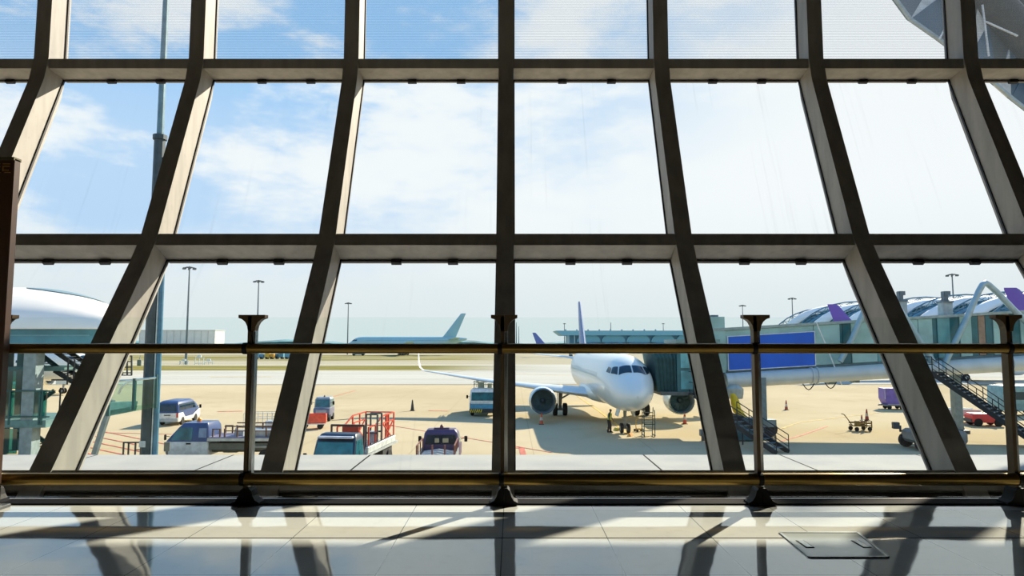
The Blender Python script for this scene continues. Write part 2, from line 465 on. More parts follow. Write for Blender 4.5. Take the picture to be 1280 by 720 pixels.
# ============================================================ inside: balustrade, sign panel, floor hatch
BRASS = M((128, 104, 48), .3, .75, .1, 6); BRONZE = M((88, 72, 48), .4, .35, .15, 6); CHROME = M((190, 196, 196), .2, .9)
YR = 4.37
rail = thing('glass_balustrade', 'long glass balustrade with bronze tube rails along the edge of the hall floor', 'balustrade', (0, YR, 0))
PX = [-1.655 + 1.605 * k for k in range(-2, 6)]
def u_post(x):
    mb = MB()
    mb.box((x - .011, 0, .6), (.022, .06, 1.15))
    po = mb.build('post', BRONZE, rail)
    MB().box((x + .012, .008, .6), (.02, .05, 1.12)).build('post_plate', CHROME, po)
    mb = MB()                                     # flared head bracket
    for sx in (-1, 1):
        pr = [(0, 1.185), (.083, 1.185), (.083, 1.165), (.06, 1.157), (.04, 1.14), (.027, 1.115), (.02, 1.08), (0, 1.08)]
        mb.prism([(x + sx * (a + .001), -.03, z) for a, z in pr], (0, .06, 0))
    mb.build('head_bracket', BRONZE, po)
    mb = MB()                                     # flared foot
    for sx in (-1, 1):
        pr = [(0, 0), (.085, 0), (.085, .012), (.06, .025), (.045, .05), (.034, .085), (.02, .1), (0, .1)]
        mb.prism([(x + sx * (a + .001), -.045, z + .006) for a, z in pr], (0, .1, 0))
    mb.build('foot_bracket', BLK, po)
    MB().cyl((x - .04, -.045, .972), (x - .012, -.045, .972), .036, n=16).build('rail_collar', BLK, po)
    MB().cyl((x - .03, -.045, .163), (x + .0, -.045, .163), .041, n=16).build('rail_collar', BLK, po)
for x in PX: u_post(x)
for z, r, nm in ((.972, .031, 'handrail'), (.163, .038, 'lower_rail')):
    MB().cyl((PX[0] - .6, -.045, z), (PX[-1] + .6, -.045, z), r, n=24).build(nm, BRASS, rail, smooth=40)
for a, b in zip(PX, PX[1:]):
    mb = MB(); mb.box(((a + b) / 2, .035, .605), (b - a - .02, .012, 1.13)); mb.build('glass_panel', G_RAIL, rail)

sg = thing('notice_board', 'tall brown standing panel at the left end of the balustrade with gold fret top', 'sign', (-3.32, 4.2, 0))
xr = at(17.5, 205, 4.2).x + 3.32; zt = at(17.5, 197, 4.2).z
BRN = M((66, 42, 25), .45, 0, .2, 3)
MB().box((xr - .3, .03, zt / 2 + .02), (.6, .06, zt - .04), bev=.006).build('board', BRN, sg)
mb = MB()
for k in range(10):
    x0 = xr - .03 - k * .06
    for dx, dz, lx, lz in ((0, 0, .045, .004), (0, -.016, .045, .004), (-.02, -.032, .004, .03), (0, -.04, .03, .004), (.01, -.055, .035, .004)):
        mb.box((x0 + dx - .015, -.003, zt - .04 + dz), (lx, .006, lz))
mb.build('gold_fret', M((150, 112, 48), .5), sg)
MB().box((xr - .3, .03, zt - .006), (.6, .066, .02)).build('cap', M((96, 92, 70), .4, .5), sg)
MB().box((xr - .28, .03, .01), (.62, .16, .02), bev=.004).build('foot', DGREY, sg)

hc = gp(1042, 682, 0)
h0, h1, h2, h3 = gp(975, 666.5, 0), gp(1072, 666.5, 0), gp(1110, 697, 0), gp(1012, 697, 0)
ht = thing('floor_hatch', 'square access hatch with steel edging set in the polished floor', 'hatch', (hc.x, hc.y, 0))
cx = [(q - Vector((hc.x, hc.y, 0))) for q in (h0, h1, h2, h3)]
mb = MB()
for a, b in zip(cx, cx[1:] + cx[:1]): mb.bar(a + Vector((0, 0, .002)), b + Vector((0, 0, .002)), .014, .008)
mb.build('frame', M((150, 156, 156), .3, .8), ht)
mb = MB(); ins = [p * .965 for p in cx]
mb.prism([p + Vector((0, 0, .0005)) for p in ins], (0, 0, .003)); mb.build('cover', M((186, 192, 190), .08, 0, .06, 2), ht)
for s in (-1, 1):
    p = (cx[0] + cx[3]) / 2 * (.72) if s < 0 else (cx[1] + cx[2]) / 2 * .72
    mb = MB(); mb.bar(p + Vector((0, .055, .005)), p + Vector((0, -.055, .005)), .03, .004); ho = mb.build('lifting_handle', M((214, 218, 216), .2, .6), ht)
    MB().bar(p + Vector((0, .062, .0045)), p + Vector((0, -.062, .0045)), .042, .002).build('handle_recess', BLK, ho)

# ============================================================ aircraft
def lerp_tab(tab, s):
    for a, b in zip(tab, tab[1:]):
        if s <= b[0]:
            k = (s - a[0]) / (b[0] - a[0]); k = max(0, min(1, k))
            return [a[i] + (b[i] - a[i]) * k for i in range(1, len(a))]
    return list(tab[-1][1:])
BODY = [(0, .04, 3.0, 3.1), (.1, .34, 2.76, 3.36), (.25, .56, 2.58, 3.58), (.7, .96, 2.26, 3.98), (1.3, 1.29, 2.05, 4.36), (1.7, 1.43, 1.96, 4.62), (2.0, 1.52, 1.91, 4.86), (2.8, 1.7, 1.82, 5.36), (3.8, 1.85, 1.75, 5.66), (5, 1.94, 1.71, 5.8), (6.5, 1.975, 1.7, 5.84),
        (23, 1.975, 1.7, 5.84), (25, 1.96, 1.82, 5.84), (27, 1.88, 2.1, 5.84), (31, 1.42, 3.0, 5.8), (34.5, .82, 3.95, 5.66), (37, .34, 4.78, 5.42), (37.6, .13, 5.0, 5.26)]
def airliner(name, label, loc, rz, L=37.57, W=3.95, H=4.14, zb=1.7, span=34.1, fin=5.95, cols=None, big=False, group=None, detail=False, engines=1, wheels=True, fsw=1, fch=1):
    """nose at the origin, forward = +X, wheels on z = 0"""
    root = thing(name, label, 'airplane', loc, rz, group)
    kw, kh = W / 3.95, H / 4.14; cb, cf, ce = cols
    sN, sT = 6.5 * kw, L - 14.57 * kw
    def st(s):                                        # real station -> table station
        if s < sN: return s / kw
        if s > sT: return 23 + (s - sT) / kw
        return 6.5 + (s - sN) / max(.1, sT - sN) * 16.5
    def sec(s):
        a = lerp_tab(BODY, st(s)); return a[0] * kw, zb + (a[1] - 1.7) * kh, zb + (a[2] - 1.7) * kh
    def surf(s, y, up=True, off=0):                   # point of the skin at a lateral offset
        hw, b0, t0 = sec(s); q = math.sqrt(max(0, 1 - (y / hw) ** 2)) * (t0 - b0) / 2
        zc = (b0 + t0) / 2
        nrm = Vector((0.25 if s < 5 else 0, y / hw, q / ((t0 - b0) / 2) * (1 if up else -1))).normalized()
        return Vector((-s, y, zc + (q if up else -q))) + nrm * off
    ss = [0, .05, .1, .25, .45, .7, 1, 1.3, 1.7, 2, 2.4, 2.8, 3.3, 3.8, 4.4, 5, 5.7, 6.5]
    ss = [v * kw for v in ss] + [sN + (sT - sN) * k / 6 for k in range(1, 7)] + [sT + v * kw for v in (1, 2, 3, 4, 6, 8, 10, 11.5, 13, 14, 14.57)]
    NN = 32 if detail else 20; rings = []
    for s in ss:
        hw, b0, t0 = sec(s); zc, hh = (b0 + t0) / 2, (t0 - b0) / 2
        rings.append([Vector((-s, hw * math.sin(2 * math.pi * i / NN), zc + hh * math.cos(2 * math.pi * i / NN))) for i in range(NN)])
    MB().loft(rings).build('fuselage', cb, root, smooth=60)
    # cockpit glazing
    pans = [[(1.66, .05), (2.34, .05), (2.5, .78), (1.86, .95)], [(1.96, 1.03), (2.58, .87), (2.98, 1.2), (2.62, 1.37)], [(2.74, 1.43), (3.06, 1.27), (3.62, 1.37), (3.5, 1.58)]]
    for sy in (-1, 1):
        for pn in pans:
            q = [surf(a * kw, b * kw * sy, True, .03) for a, b in pn]
            def fn(u, v, q=pn, sy=sy):
                a = [q[0][i] + (q[1][i] - q[0][i]) * v for i in (0, 1)]; b = [q[3][i] + (q[2][i] - q[3][i]) * v for i in (0, 1)]
                s_ = a[0] + (b[0] - a[0]) * u; y_ = a[1] + (b[1] - a[1]) * u
                return surf(s_ * kw, y_ * kw * sy, True, .025 * kw)
            MB().grid(fn, 3, 3).build('cockpit_window', WIN, root, smooth=60)
    # wings
    k = span / 34.1; xr = L * .315; cr = 6.6 * k; zr = zb + .55 * kh
    def aero(c, xl, y, z, tk, n=7):                   # section ring: leading edge at xl, chord c
        up = [(0, 0), (.05, .5), (.2, .95), (.4, 1), (.7, .55), (1, .03)]
        pts = [Vector((-(xl + c * a), y, z + tk * c * b * .62)) for a, b in up] + [Vector((-(xl + c * a), y, z - tk * c * b * .38)) for a, b in reversed(up[1:-1])]
        return pts
    for sy in (-1, 1):
        st_ = [(0.9, xr - .3, cr * 1.04, .0, .15), (1.9, xr + .5 * k, cr * .93, .08, .14), (6.4 * k, xr + 2.95 * k, 3.9 * k, .5 * k, .12), (11.5 * k, xr + 5.6 * k, 2.6 * k, 1.05 * k, .11), (16.6 * k, xr + 8.25 * k, 1.6 * k, 1.75 * k, .1)]
        wg = MB().loft([aero(c, xl, sy * y, zr + dz, tk) for y, xl, c, dz, tk in st_]).build('wing', ce, root, smooth=50)
        if not big:                                   # upturned wing tip
            y0 = 16.6 * k; x0 = xr + 8.25 * k; z0 = zr + 1.75 * k; rg = []
            for y, dx, dz, c, ang in ((0, 0, 0, 1.6, 0), (.3, .25, .06, 1.45, 25), (.62, .6, .35, 1.25, 60), (.78, 1.05, .9, 1.0, 80), (.9, 1.75, 2.35, .45, 84)):
                up = aero(c, x0 + dx, 0, 0, .09); M_ = Matrix.Rotation(R(ang) * sy, 3, 'X')
                rg.append([Vector((p.x, sy * (y0 + y), z0 + dz)) + M_ @ Vector((0, 0, p.z)) for p in up])
            MB().loft(rg).build('wing_tip', WHT, wg, smooth=50)
        for yy in (.24, .42, .62):                    # flap track fairings
            y = yy * 16.6 * k + 1.2; a = lerp_tab([(s_[0], s_[1], s_[2], s_[3]) for s_ in st_], y)
            xq = a[0] + a[1] * .72
            MB().tube([(-xq - t_ * 1.7 * k, sy * y, zr + a[2] - .22 * k - .12 * t_) for t_ in (0, .25, .5, .75, 1)], [.04, .17 * k, .22 * k, .17 * k, .03], 8).build('flap_fairing', ce, wg, smooth=60)
        # engines
        for ei in range(engines):
            ey = sy * (5.75 * k + ei * 8.5); ex = 10.4 / 37.57 * L + .3 + ei * 5.5 * k; er = 1.08 * (1 if not big else 1.45); ez = zb + .18 * kh + ei * .5
            prof_ = [(.8, .35), (.96, .1), (1.0, 0), (1.04, .02), (1.1, .25), (1.13, .9), (1.08, 1.9), (.92, 2.9), (.8, 3.15), (.62, 3.2), (.5, 3.2)]
            ring = lambda r, x_, n=28: [Vector((-ex - x_ * er / 1.08, ey + r * er * .95 * math.sin(2 * math.pi * i / n), ez + r * er * .95 * math.cos(2 * math.pi * i / n))) for i in range(n)]
            en = MB().loft([ring(r, x_) for r, x_ in prof_[1:]], cap=False).build('engine', cb, root, smooth=60)
            MB().loft([ring(.99, .06), ring(.93, .2), ring(.87, .5), ring(.86, 1.0)], cap=False).build('intake_lining', M((110, 118, 120), .5), en, smooth=60)
            MB().loft([ring(.965, .08), ring(1.0, -.02), ring(1.05, .0), ring(1.075, .1)], cap=False).build('intake_lip', CHROME, en, smooth=60)
            mb = MB()
            for b_ in range(18):
                a0 = 2 * math.pi * b_ / 18; pts = []
                for r, da, dx in ((.2, 0, .78), (.86, .12, .86), (.86, .42, 1.0), (.2, .34, .9)):
                    pts.append(Vector((-ex - dx * er / 1.08, ey + r * er * .95 * math.sin(a0 + da), ez + r * er * .95 * math.cos(a0 + da))))
                mb.prism(pts, (.02, 0, 0))
            mb.loft([ring(.86, 1.02), ring(.86, 1.06)])
            mb.build('fan', M((100, 122, 126), .35, .4), en)
            MB().loft([ring(.01, .35, 12), ring(.1, .5, 12), ring(.19, .8, 12), ring(.21, 1.0, 12)]).build('spinner', M((80, 88, 92), .4), en, smooth=60)
            a = lerp_tab([(s_[0], s_[1], s_[2], s_[3]) for s_ in st_], abs(ey))
            MB().loft([[Vector((-x_, ey + q, z_)) for q, z_ in ((-.17, z0), (.17, z0), (.13, z1), (-.13, z1))] for x_, z0, z1 in ((ex + .7, ez + er * .98, ez + er * 1.05), (ex + 1.6, ez + er * .9, zr + a[2] + .05), (ex + 3.4 * k, ez + er * .5, zr + a[2]), (ex + 4.6 * k, zr + a[2] - .35, zr + a[2] - .05))]).build('pylon', cb, en, smooth=40)
        # tailplane
        zt_ = zb + 3.2 * kh; xs = L - 6.2 * kw; hs = 6.2 * kw
        MB().loft([aero(3.7 * kw, xs - .8, sy * .4, zt_, .1), aero(1.4 * kw, xs + 2.9 * kw, sy * hs, zt_ + .65 * kw, .09)]).build('tailplane', cb, root, smooth=50)
    # belly fairing
    rg = []
    for s, hw, b_ in ((xr - 1.6, 1.0, .25), (xr - .2, 1.9, -.1), (xr + 2.5, 2.12, -.22), (xr + 5.5, 2.08, -.2), (xr + 8, 1.6, .1), (xr + 9.5, .9, .3)):
        rg.append([Vector((-s * 1, hw * kw * math.sin(2 * math.pi * i / 20), zb + .85 * kh + (0.85 - b_) * kh * math.cos(2 * math.pi * i / 20))) for i in range(20)])
    MB().loft(rg).build('belly_fairing', cb, root, smooth=60)
    # fin
    zt0 = zb + 4.0 * kh; fx = L - 8.2 * kw
    fh_ = fin / 5.95 * fsw; fs = [(-.3, fx - .6, 6.4 * kw * fch), (.5, fx + .35 * fh_, 5.6 * kw * fch), (fin - .25, fx + 4.9 * fh_, 2.2 * kw * fch), (fin, fx + 5.25 * fh_, 1.75 * kw * fch)]
    rg = []
    for dz, xl, c in fs:
        rg.append([Vector((-(xl + c * a), b * c, zt0 + dz)) for a, b in ((0, 0), (.1, .045), (.35, .058), (.7, .035), (1, .003), (.7, -.035), (.35, -.058), (.1, -.045))])
    MB().loft(rg).build('tail_fin', cf, root, smooth=40)
    # landing gear
    if wheels:
        def wheel(par, x_, y_, r, w_):
            wh = MB().lathe([(r * .55, -w_ / 2), (r * .9, -w_ / 2), (r, -w_ * .3), (r, w_ * .3), (r * .9, w_ / 2), (r * .55, w_ / 2)], (x_, y_, r), 'Y', 18).build('wheel', RUB, par, smooth=40)
            MB().lathe([(r * .5, -w_ * .52), (r * .5, w_ * .52)], (x_, y_, r), 'Y', 12).build('hub', LGREY, wh)
        ng = MB(); nx = -5.07 * kw
        ng.cyl((nx, 0, .38), (nx + .1, 0, zb + .4), .1, .14); ng.bar((nx, 0, .9), (nx + .8, 0, zb + .25), .08); ng.cyl((nx, -.3, .38), (nx, .3, .38), .06)
        ng.box((nx + .12, 0, 1.15), (.14, .5, .12)); ng = ng.build('nose_gear', M((150, 152, 150), .5), root)
        for sy in (-1, 1):
            wheel(ng, nx, sy * .25, .38 * kw ** .5, .22)
            MB().prism([(nx + .9, sy * .42, zb + .25), (nx - .7, sy * .42, zb + .25), (nx - .6, sy * .62, zb - .42), (nx + .8, sy * .62, zb - .4)], (0, sy * .03, 0)).build('gear_door', cb, ng)
        for sy in (-1, 1):
            mx = -17.7 / 37.57 * L; my = sy * 3.795 * kw
            mg = MB(); mg.cyl((mx, my, .58), (mx, my - sy * .1, zr + .35), .13, .2); mg.bar((mx, my, 1.5), (mx, my - sy * 1.5, zr + .1), .14); mg.cyl((mx, my - .5, .58), (mx, my + .5, .58), .1)
            mg = mg.build('main_gear', M((120, 122, 120), .5), root)
            for q in (-.46, .46): wheel(mg, mx, my + q, .58 * kw ** .5, .4)
            MB().box((mx, my + sy * .22, 1.7), (1.1, .05, 1.6)).build('gear_door', cb, mg)
            if big:
                for dx in (-1.5, 1.5):
                    for q in (-.5, .5): wheel(mg, mx + dx, my + q, .7, .45)
    return root
ALU = skin((226, 234, 234), 37.57, (4.28,), pane=(150, 160, 168)); ALW = M((206, 212, 214), .4, .1, .05, .5)
noseY = 46.3
ap = airliner('passenger_jet', 'white twin engine passenger jet parked nose towards the window beside the boarding bridge', (8.45, noseY, G), math.atan2(-36, .42), cols=(ALU, M((112, 132, 172), .4), ALW), detail=True)
KB = M((158, 194, 200), .45, 0, .04, .1); KBS = skin((158, 194, 200), 71, (6.3, 8.6), .45, (84, 130, 156))  # pale blue livery, with shade and distance haze mixed into the colour
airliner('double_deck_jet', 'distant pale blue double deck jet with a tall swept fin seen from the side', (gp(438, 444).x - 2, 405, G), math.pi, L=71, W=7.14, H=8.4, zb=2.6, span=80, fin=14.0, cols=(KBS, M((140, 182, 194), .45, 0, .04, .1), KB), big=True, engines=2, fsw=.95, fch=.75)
PUR = M((96, 74, 168), .45, 0, .05, .2)
TW = skin((206, 216, 222), 44, (4.9,), .4, (90, 106, 120))
def jet_right(name, label, fpx, ftop, Y, scale, fincol, **kw):       # jets pointing right, set by where their fin stands
    L = 37.57 * scale; x_tail = (fpx - 640) / F * Y
    return airliner(name, label, (x_tail + L - .2, Y, G), 0, L=L, W=3.95 * scale, H=4.14 * scale, zb=1.7 * scale, span=34.1 * scale, fin=6 * scale, cols=(TW, fincol, LGREY), fch=.78, **kw)
jet_right('passenger_jet', 'small far jet with a dark violet tail fin left of the long flat terminal', 662, 416, 345, 1.05, M((92, 110, 176), .5))
jet_right('passenger_jet', 'jet whose purple tail fin shows above the boarding bridge beside the ribbed roof', 1024, 378, 128, 1.2, PUR)
jet_right('passenger_jet', 'jet whose purple tail fin stands at the right edge behind the bent tube strut', 1241, 358, 86, 1.17, PUR)
airliner('passenger_jet', 'white jet partly hidden behind the glazed stair tower at far left', (at(128, 450, 92).x, 92, G), 0, cols=(skin((232, 232, 224), 37.57, (4.3,)), M((200, 200, 200), .4), WHT))
# ============================================================ boarding bridge on the right
TEALP = M((150, 188, 186), .4, 0, .1, 1); TEALD = M((46, 104, 112), .3, 0, .15, 1); TEALM = M((104, 160, 164), .35, 0, .12, 1); BEIGE = M((150, 126, 108), .5)
PIPE = M((190, 200, 202), .4, .1, .06, 1); BLUE = M((6, 92, 206), .45, 0, .08, .4); DKS = M((40, 46, 50), .5, .3); MIDS = M((110, 128, 134), .45, .3)
by = 50.0
br = thing('boarding_bridge', 'long teal boarding bridge on a pale pipe beam with a blue side panel', 'boarding bridge', (24, by, G))
def bz(X): return G + 4.62 + (X - 16.2) * .0587          # underside of the tunnel
def bp(px, py, Y=by): return at(px, py, Y)
def slab(mb, xa, xb, y0, y1, za, zb_):                    # sloping box following the bridge
    mb.loft([[Vector((x, y, bz(x) + zz)) for y, zz in ((y0, za), (y1, za), (y1, zb_), (y0, zb_))] for x in (xa, xb)])
def wpart(name, m, fn, par=None, **kw):
    mb = MB(); fn(mb); return mb.build(name, m, par or br, world=True, **kw)
X0, X1 = 14.6, 44.0
wpart('tunnel', TEALM, lambda mb: slab(mb, X0, X1, by + .12, by + 3, .05, 3.0))
wpart('roof', M((150, 168, 166), .6), lambda mb: slab(mb, X0 - .1, X1, by - .15, by + 3.2, 3.0, 3.2))
wpart('floor_beam', M((96, 116, 120), .5, .2), lambda mb: slab(mb, X0, X1, by - .05, by + 3, -.25, .06))
def xof(px): return bp(px, 430).x
panels = [(905, 1017, TEALP)]
xs = 1017
seq = [(33, TEALP), (4, TEALD), (10, TEALD), (32, TEALP), (30, TEALM), (22, TEALP), (18, TEALP), (6, TEALD), (16, TEALM), (12, TEALD), (15, TEALP), (9, TEALD), (9, BEIGE), (9, TEALD), (12, TEALP), (10, BEIGE), (12, TEALD), (14, TEALP), (9, TEALD), (13, TEALP), (10, TEALM), (14, TEALP), (12, TEALD), (14, TEALP), (16, TEALD), (16, TEALP), (20, TEALM)]
for wd, m in seq: panels.append((xs, xs + wd, m)); xs += wd
for a, b, m in panels:
    dp = .02 if m in (TEALD, BEIGE) else -.06
    wpart('wall_panel', m, lambda mb: slab(mb, xof(a) + .02, xof(b) - .02, by + dp, by + .13, .1, 2.98))
pn = wpart('advertising_panel', BLUE, lambda mb: slab(mb, xof(910), xof(1016.5), by - .16, by - .08, .12, 2.52))
def fr(mb):
    xa, xb = xof(909.5), xof(1017)
    slab(mb, xa, xb, by - .18, by - .1, 2.52, 2.58); slab(mb, xa, xb, by - .18, by - .1, .06, .12)
    slab(mb, xa - .06, xa, by - .18, by - .1, .06, 2.58); slab(mb, xb, xb + .06, by - .18, by - .1, .06, 2.58)
b_ = MB(); fr(b_); o3 = parent_world(br)
for v in b_.bm.verts: v.co = v.co - o3
b_.build('panel_border', M((206, 216, 226), .4), pn)
def pipez(X): return bz(X) - .62
wpart('pipe_beam', PIPE, lambda mb: mb.cyl((15.4, by - .35, pipez(15.4)), (X1, by - .35, pipez(X1)), .54, n=28), smooth=40)
for X in (21.6, 22.0, 29.0, 36.0):
    wpart('pipe_flange', PIPE, lambda mb: mb.cyl((X - .06, by - .35, pipez(X)), (X + .06, by - .35, pipez(X)), .6, n=28), smooth=40)
wpart('under_frame', MIDS, lambda mb: [mb.bar((X0 + .5, by + 1.4, bz(X0) - .4), (X1, by + 1.4, bz(X1) - .4), 1.2, .5)] + [mb.box((x, by + .6, bz(x) - 1.25), (.5, .5, .25)) for x in (23.4, 25.2)])
wpart('cable_loop', RUB, lambda mb: [mb.tube([(x + .9 * k / 6, by - .2, bz(x) - 1.1 - .5 * math.sin(math.pi * k / 6)) for k in range(7)], .035, 6) for x in (21.0, 22.6)])
# roof stacks with lantern heads
def stack(px, wide, ytop, ymid, ybase):
    c = bp(px, ybase); sc = by / F
    so = wpart('roof_stack', M((150, 168, 174), .5), lambda mb: mb.box((c.x, by + .5, (bp(px, ymid).z + bz(c.x)) / 2 + .5), (wide, .7, bp(px, ymid).z - bz(c.x) - 1.0)))
    b_ = MB(); q = bp(px, (ytop + ymid) / 2); hh = bp(px, ytop).z - bp(px, ymid).z
    b_.box((c.x, by + .5, q.z), (wide * .5, .35, hh)); b_.box((c.x + .1, by + .5, bp(px, ytop).z - .12), (wide * .62, .45, .3)); b_.box((c.x, by + .5, bp(px, ymid).z), (wide * 1.15, .85, .12))
    for v in b_.bm.verts: v.co = v.co - o3
    b_.build('stack_head', M((92, 110, 120), .5), so)
stack(894, .8, 394, 403, 420); stack(943, .4, 404, 410, 420); stack(1131, .62, 364, 376, 400); stack(1187.5, .68, 364, 377, 396)
wpart('end_frame', TEALP, lambda mb: mb.box((bp(897, 430).x, by + .4, (bp(897, 396).z + bp(897, 466).z) / 2), (1.05, 1.0, bp(897, 396).z - bp(897, 466).z)))
# bent tube struts
def strut(pts, r):
    q = [bp(*p, by - .75) for p in pts]
    wpart('bent_strut', M((150, 176, 184), .35, .2, .06), lambda mb: mb.tube(q, r, 12), smooth=60)
strut([(1178, 462), (1185, 446), (1207, 401), (1224, 363), (1228, 356), (1232, 353.5), (1236, 356), (1246, 365), (1268, 388), (1300, 420)], .21)
strut([(1050, 452), (1064, 426), (1077, 396), (1096, 358), (1101, 353), (1106, 357), (1124, 386), (1149, 425), (1166, 452)], .21)
wpart('stay_cable', M((230, 234, 236), .4), lambda mb: mb.tube([bp(1020, 402, by - .5), bp(1036, 440, by - .5), bp(1052, 481, by - .5)], .04, 6))
# ground columns
def column(px, ytop, ybase, wd):
    Yc = gp(px, ybase).y; Yc = by + 1.6; X = at(px, 500, Yc).x
    cz = bz(X) - .3
    cb_ = wpart('support_column', MIDS, lambda mb: mb.box((X, Yc, (cz + G) / 2), (wd, wd, cz - G)))
    b_ = MB(); b_.box((X, Yc, G + .12), (wd * 2, wd * 2, .24)); b_.box((X, Yc, cz - .12), (wd * 2.4, wd * 1.6, .24))
    for q in (-1, 1): b_.prism([Vector((X + q * wd / 2, Yc, G + .24)), Vector((X + q * wd * .95, Yc, G + .24)), Vector((X + q * wd / 2, Yc, G + 1.0))], (0, .05, 0))
    for v in b_.bm.verts: v.co = v.co - o3
    b_.build('column_plates', DGREY, cb_)
column(1195.5, 472, 537, .55); column(1310, 472, 537, .55)
# drive unit under the moving end
dx, dy = at(951, 500, 49.3).x, 49.3
du = wpart('drive_leg', MIDS, lambda mb: (mb.box((dx, dy, (bz(dx) - .5 + G + 1.2) / 2), (.62, .62, bz(dx) - .5 - G - 1.2)), mb.box((dx + .15, dy, G + 1.0), (1.5, .9, .5))))
for q in (-.55, .55):
    b_ = MB(); b_.lathe([(.2, -.2), (.48, -.2), (.55, -.12), (.55, .12), (.48, .2), (.2, .2)], Vector((dx + q, dy, G + .55)) - o3, 'Y', 16); b_.build('drive_wheel', RUB, du, smooth=40)
wpart('motor_housing', M((176, 180, 170), .5), lambda mb: mb.lathe([(.1, -.5), (.55, -.45), (.62, -.1), (.62, .25), (.3, .5)], at(918, 490, 48.6), 'Z', 14), smooth=40)
wpart('yellow_hose', M((222, 190, 30), .5), lambda mb: mb.tube([at(916, 492, 48.2), at(919, 503, 48.1), at(921, 512, 48.1), at(927, 520, 48.0), at(930, 523, 48)], [.2, .3, .3, .26, .2], 10), smooth=60)
wpart('equipment_box', M((56, 92, 100), .5), lambda mb: (mb.box((at(932, 535, 47.5).x, 47.5, G + .8), (2.2, 1.0, 1.5), bev=.05), mb.box((at(945, 531, 47).x, 47, G + 1.35), (.3, .3, .3))))
# cab at the aircraft end
CABX0, CABX1 = 11.75, 14.7
cab = wpart('cab', TEALD, lambda mb: mb.box(((CABX0 + CABX1) / 2, by + .6, G + 4.95), (CABX1 - CABX0, 3.4, 3.5)))
wpart('cab_roof', M((120, 150, 150), .5), lambda mb: mb.box(((CABX0 + CABX1) / 2, by + .6, G + 6.8), (CABX1 - CABX0 + .2, 3.8, .25)))
for a, b, z0, z1 in ((12.0, 12.8, 4.9, 6.5), (12.9, 13.7, 4.9, 6.5), (13.8, 14.55, 4.9, 6.5), (12.0, 13.7, 3.4, 4.7)):
    wpart('cab_window', M((96, 170, 180), .15, 0, .25, 1, .7), lambda mb: mb.box(((a + b) / 2, by - 1.12, G + (z0 + z1) / 2), (b - a, .06, z1 - z0)))
rg = []
for k in range(13):
    x_ = 10.55 + (11.8 - 10.55) * k / 12; o_ = .12 if k % 2 else 0
    rg.append([Vector((x_ + .05 - (1.15 * max(0, z_ - 5.0) / 1.75 + .25 * max(0, 4.0 - z_)) * (1 - k / 12), y_, G + z_)) for y_, z_ in ((49.2 - o_, 3.2), (49.2 - o_, 5.6), (49.6 - o_, 6.15), (50.3, 6.35 + o_ * .5), (52.0, 6.35 + o_ * .5), (52.4 + o_, 6.0), (52.4 + o_, 3.2))])
MBb = MB().loft(rg)
for v in MBb.bm.verts: v.co = v.co - o3
MBb.build('bellows_hood', M((52, 84, 84), .8), br)
wpart('cab_floor', M((92, 100, 100), .5), lambda mb: mb.box((12.6, by + .6, G + 3.1), (4.1, 3.7, .25)))
def railing(mb, pts, h=1.05, r=.035, n=1, mids=(.5,)):
    pts = [Vector(p) for p in pts]; up = Vector((0, 0, h))
    mb.tube([p + up for p in pts], r, 6)
    for m_ in mids: mb.tube([p + up * m_ for p in pts], r * .8, 6)
    for a, b in zip(pts, pts[1:]):
        k = max(1, int((b - a).length / 1.0))
        for i in range(k + 1): q = a + (b - a) * i / k; mb.cyl(q, q + up, r, n=6)
wpart('balcony', DKS, lambda mb: (mb.box((13.5, by - 1.7, G + 3.1), (2.0, 1.2, .12)), railing(mb, [(12.6, by - 2.25, G + 3.15), (14.5, by - 2.25, G + 3.15)], 1.5, .035, mids=(.25, .5, .75)), railing(mb, [(12.6, by - 2.25, G + 3.15), (12.6, by - 1.1, G + 3.15)], 1.5)))
def stair(name, a, b, width, par=None, rails=(1, 1), steps=None, lattice=False):
    a, b = Vector(a), Vector(b); dd = b - a; hd = Vector((dd.x, dd.y, 0)); L_ = hd.length; hd.normalize(); sd = Vector((-hd.y, hd.x, 0)) * width / 2
    steps = steps or max(4, int(abs(dd.z) / .2))
    def strg(mb):
        for s in (-1, 1): mb.bar(a + sd * s, b + sd * s, .08, .3)
    st_ = wpart(name, DKS, strg)
    b_ = MB()
    for i in range(1, steps):
        p = a + dd * i / steps
        b_.loft([[p + sd * s - o3 + hd * u + Vector((0, 0, w_)) for u, w_ in ((-.14, 0), (.14, 0), (.14, .05), (-.14, .05))] for s in (-1, 1)])
    b_.build('treads', MIDS, st_)
    for s, on in zip((-1, 1), rails):
        if on:
            b_ = MB(); railing(b_, [a + sd * s - o3, b + sd * s - o3], 1.05, .03, mids=(.33, .66)); b_.build('stair_handrail', DKS, st_)
    return st_
stair('service_stair', (12.8, 47.6, G + 3.1), (14.3, 46.4, G + 1.9), 1.0)
stair('service_stair', (14.4, 45.4, G + 1.75), (16.35, 41.9, G + .05), 1.1)
wpart('stair_landing', DKS, lambda mb: (mb.box((14.5, 46.2, G + 1.82), (1.5, 1.6, .1)), [mb.cyl((14.5 + a, 46.2 + b, G), (14.5 + a, 46.2 + b, G + 1.8), .05, n=6) for a in (-.65, .65) for b in (-.7, .7)]))
stair('access_stair', (29.6, 48.0, G + 4.55), (33.6, 43.6, G + .05), 1.5)
wpart('stair_landing', DKS, lambda mb: (mb.box((29.2, 48.6, G + 4.6), (1.8, 1.6, .12)), railing(mb, [(28.4, 47.9, G + 4.66), (29.3, 47.9, G + 4.66)])))

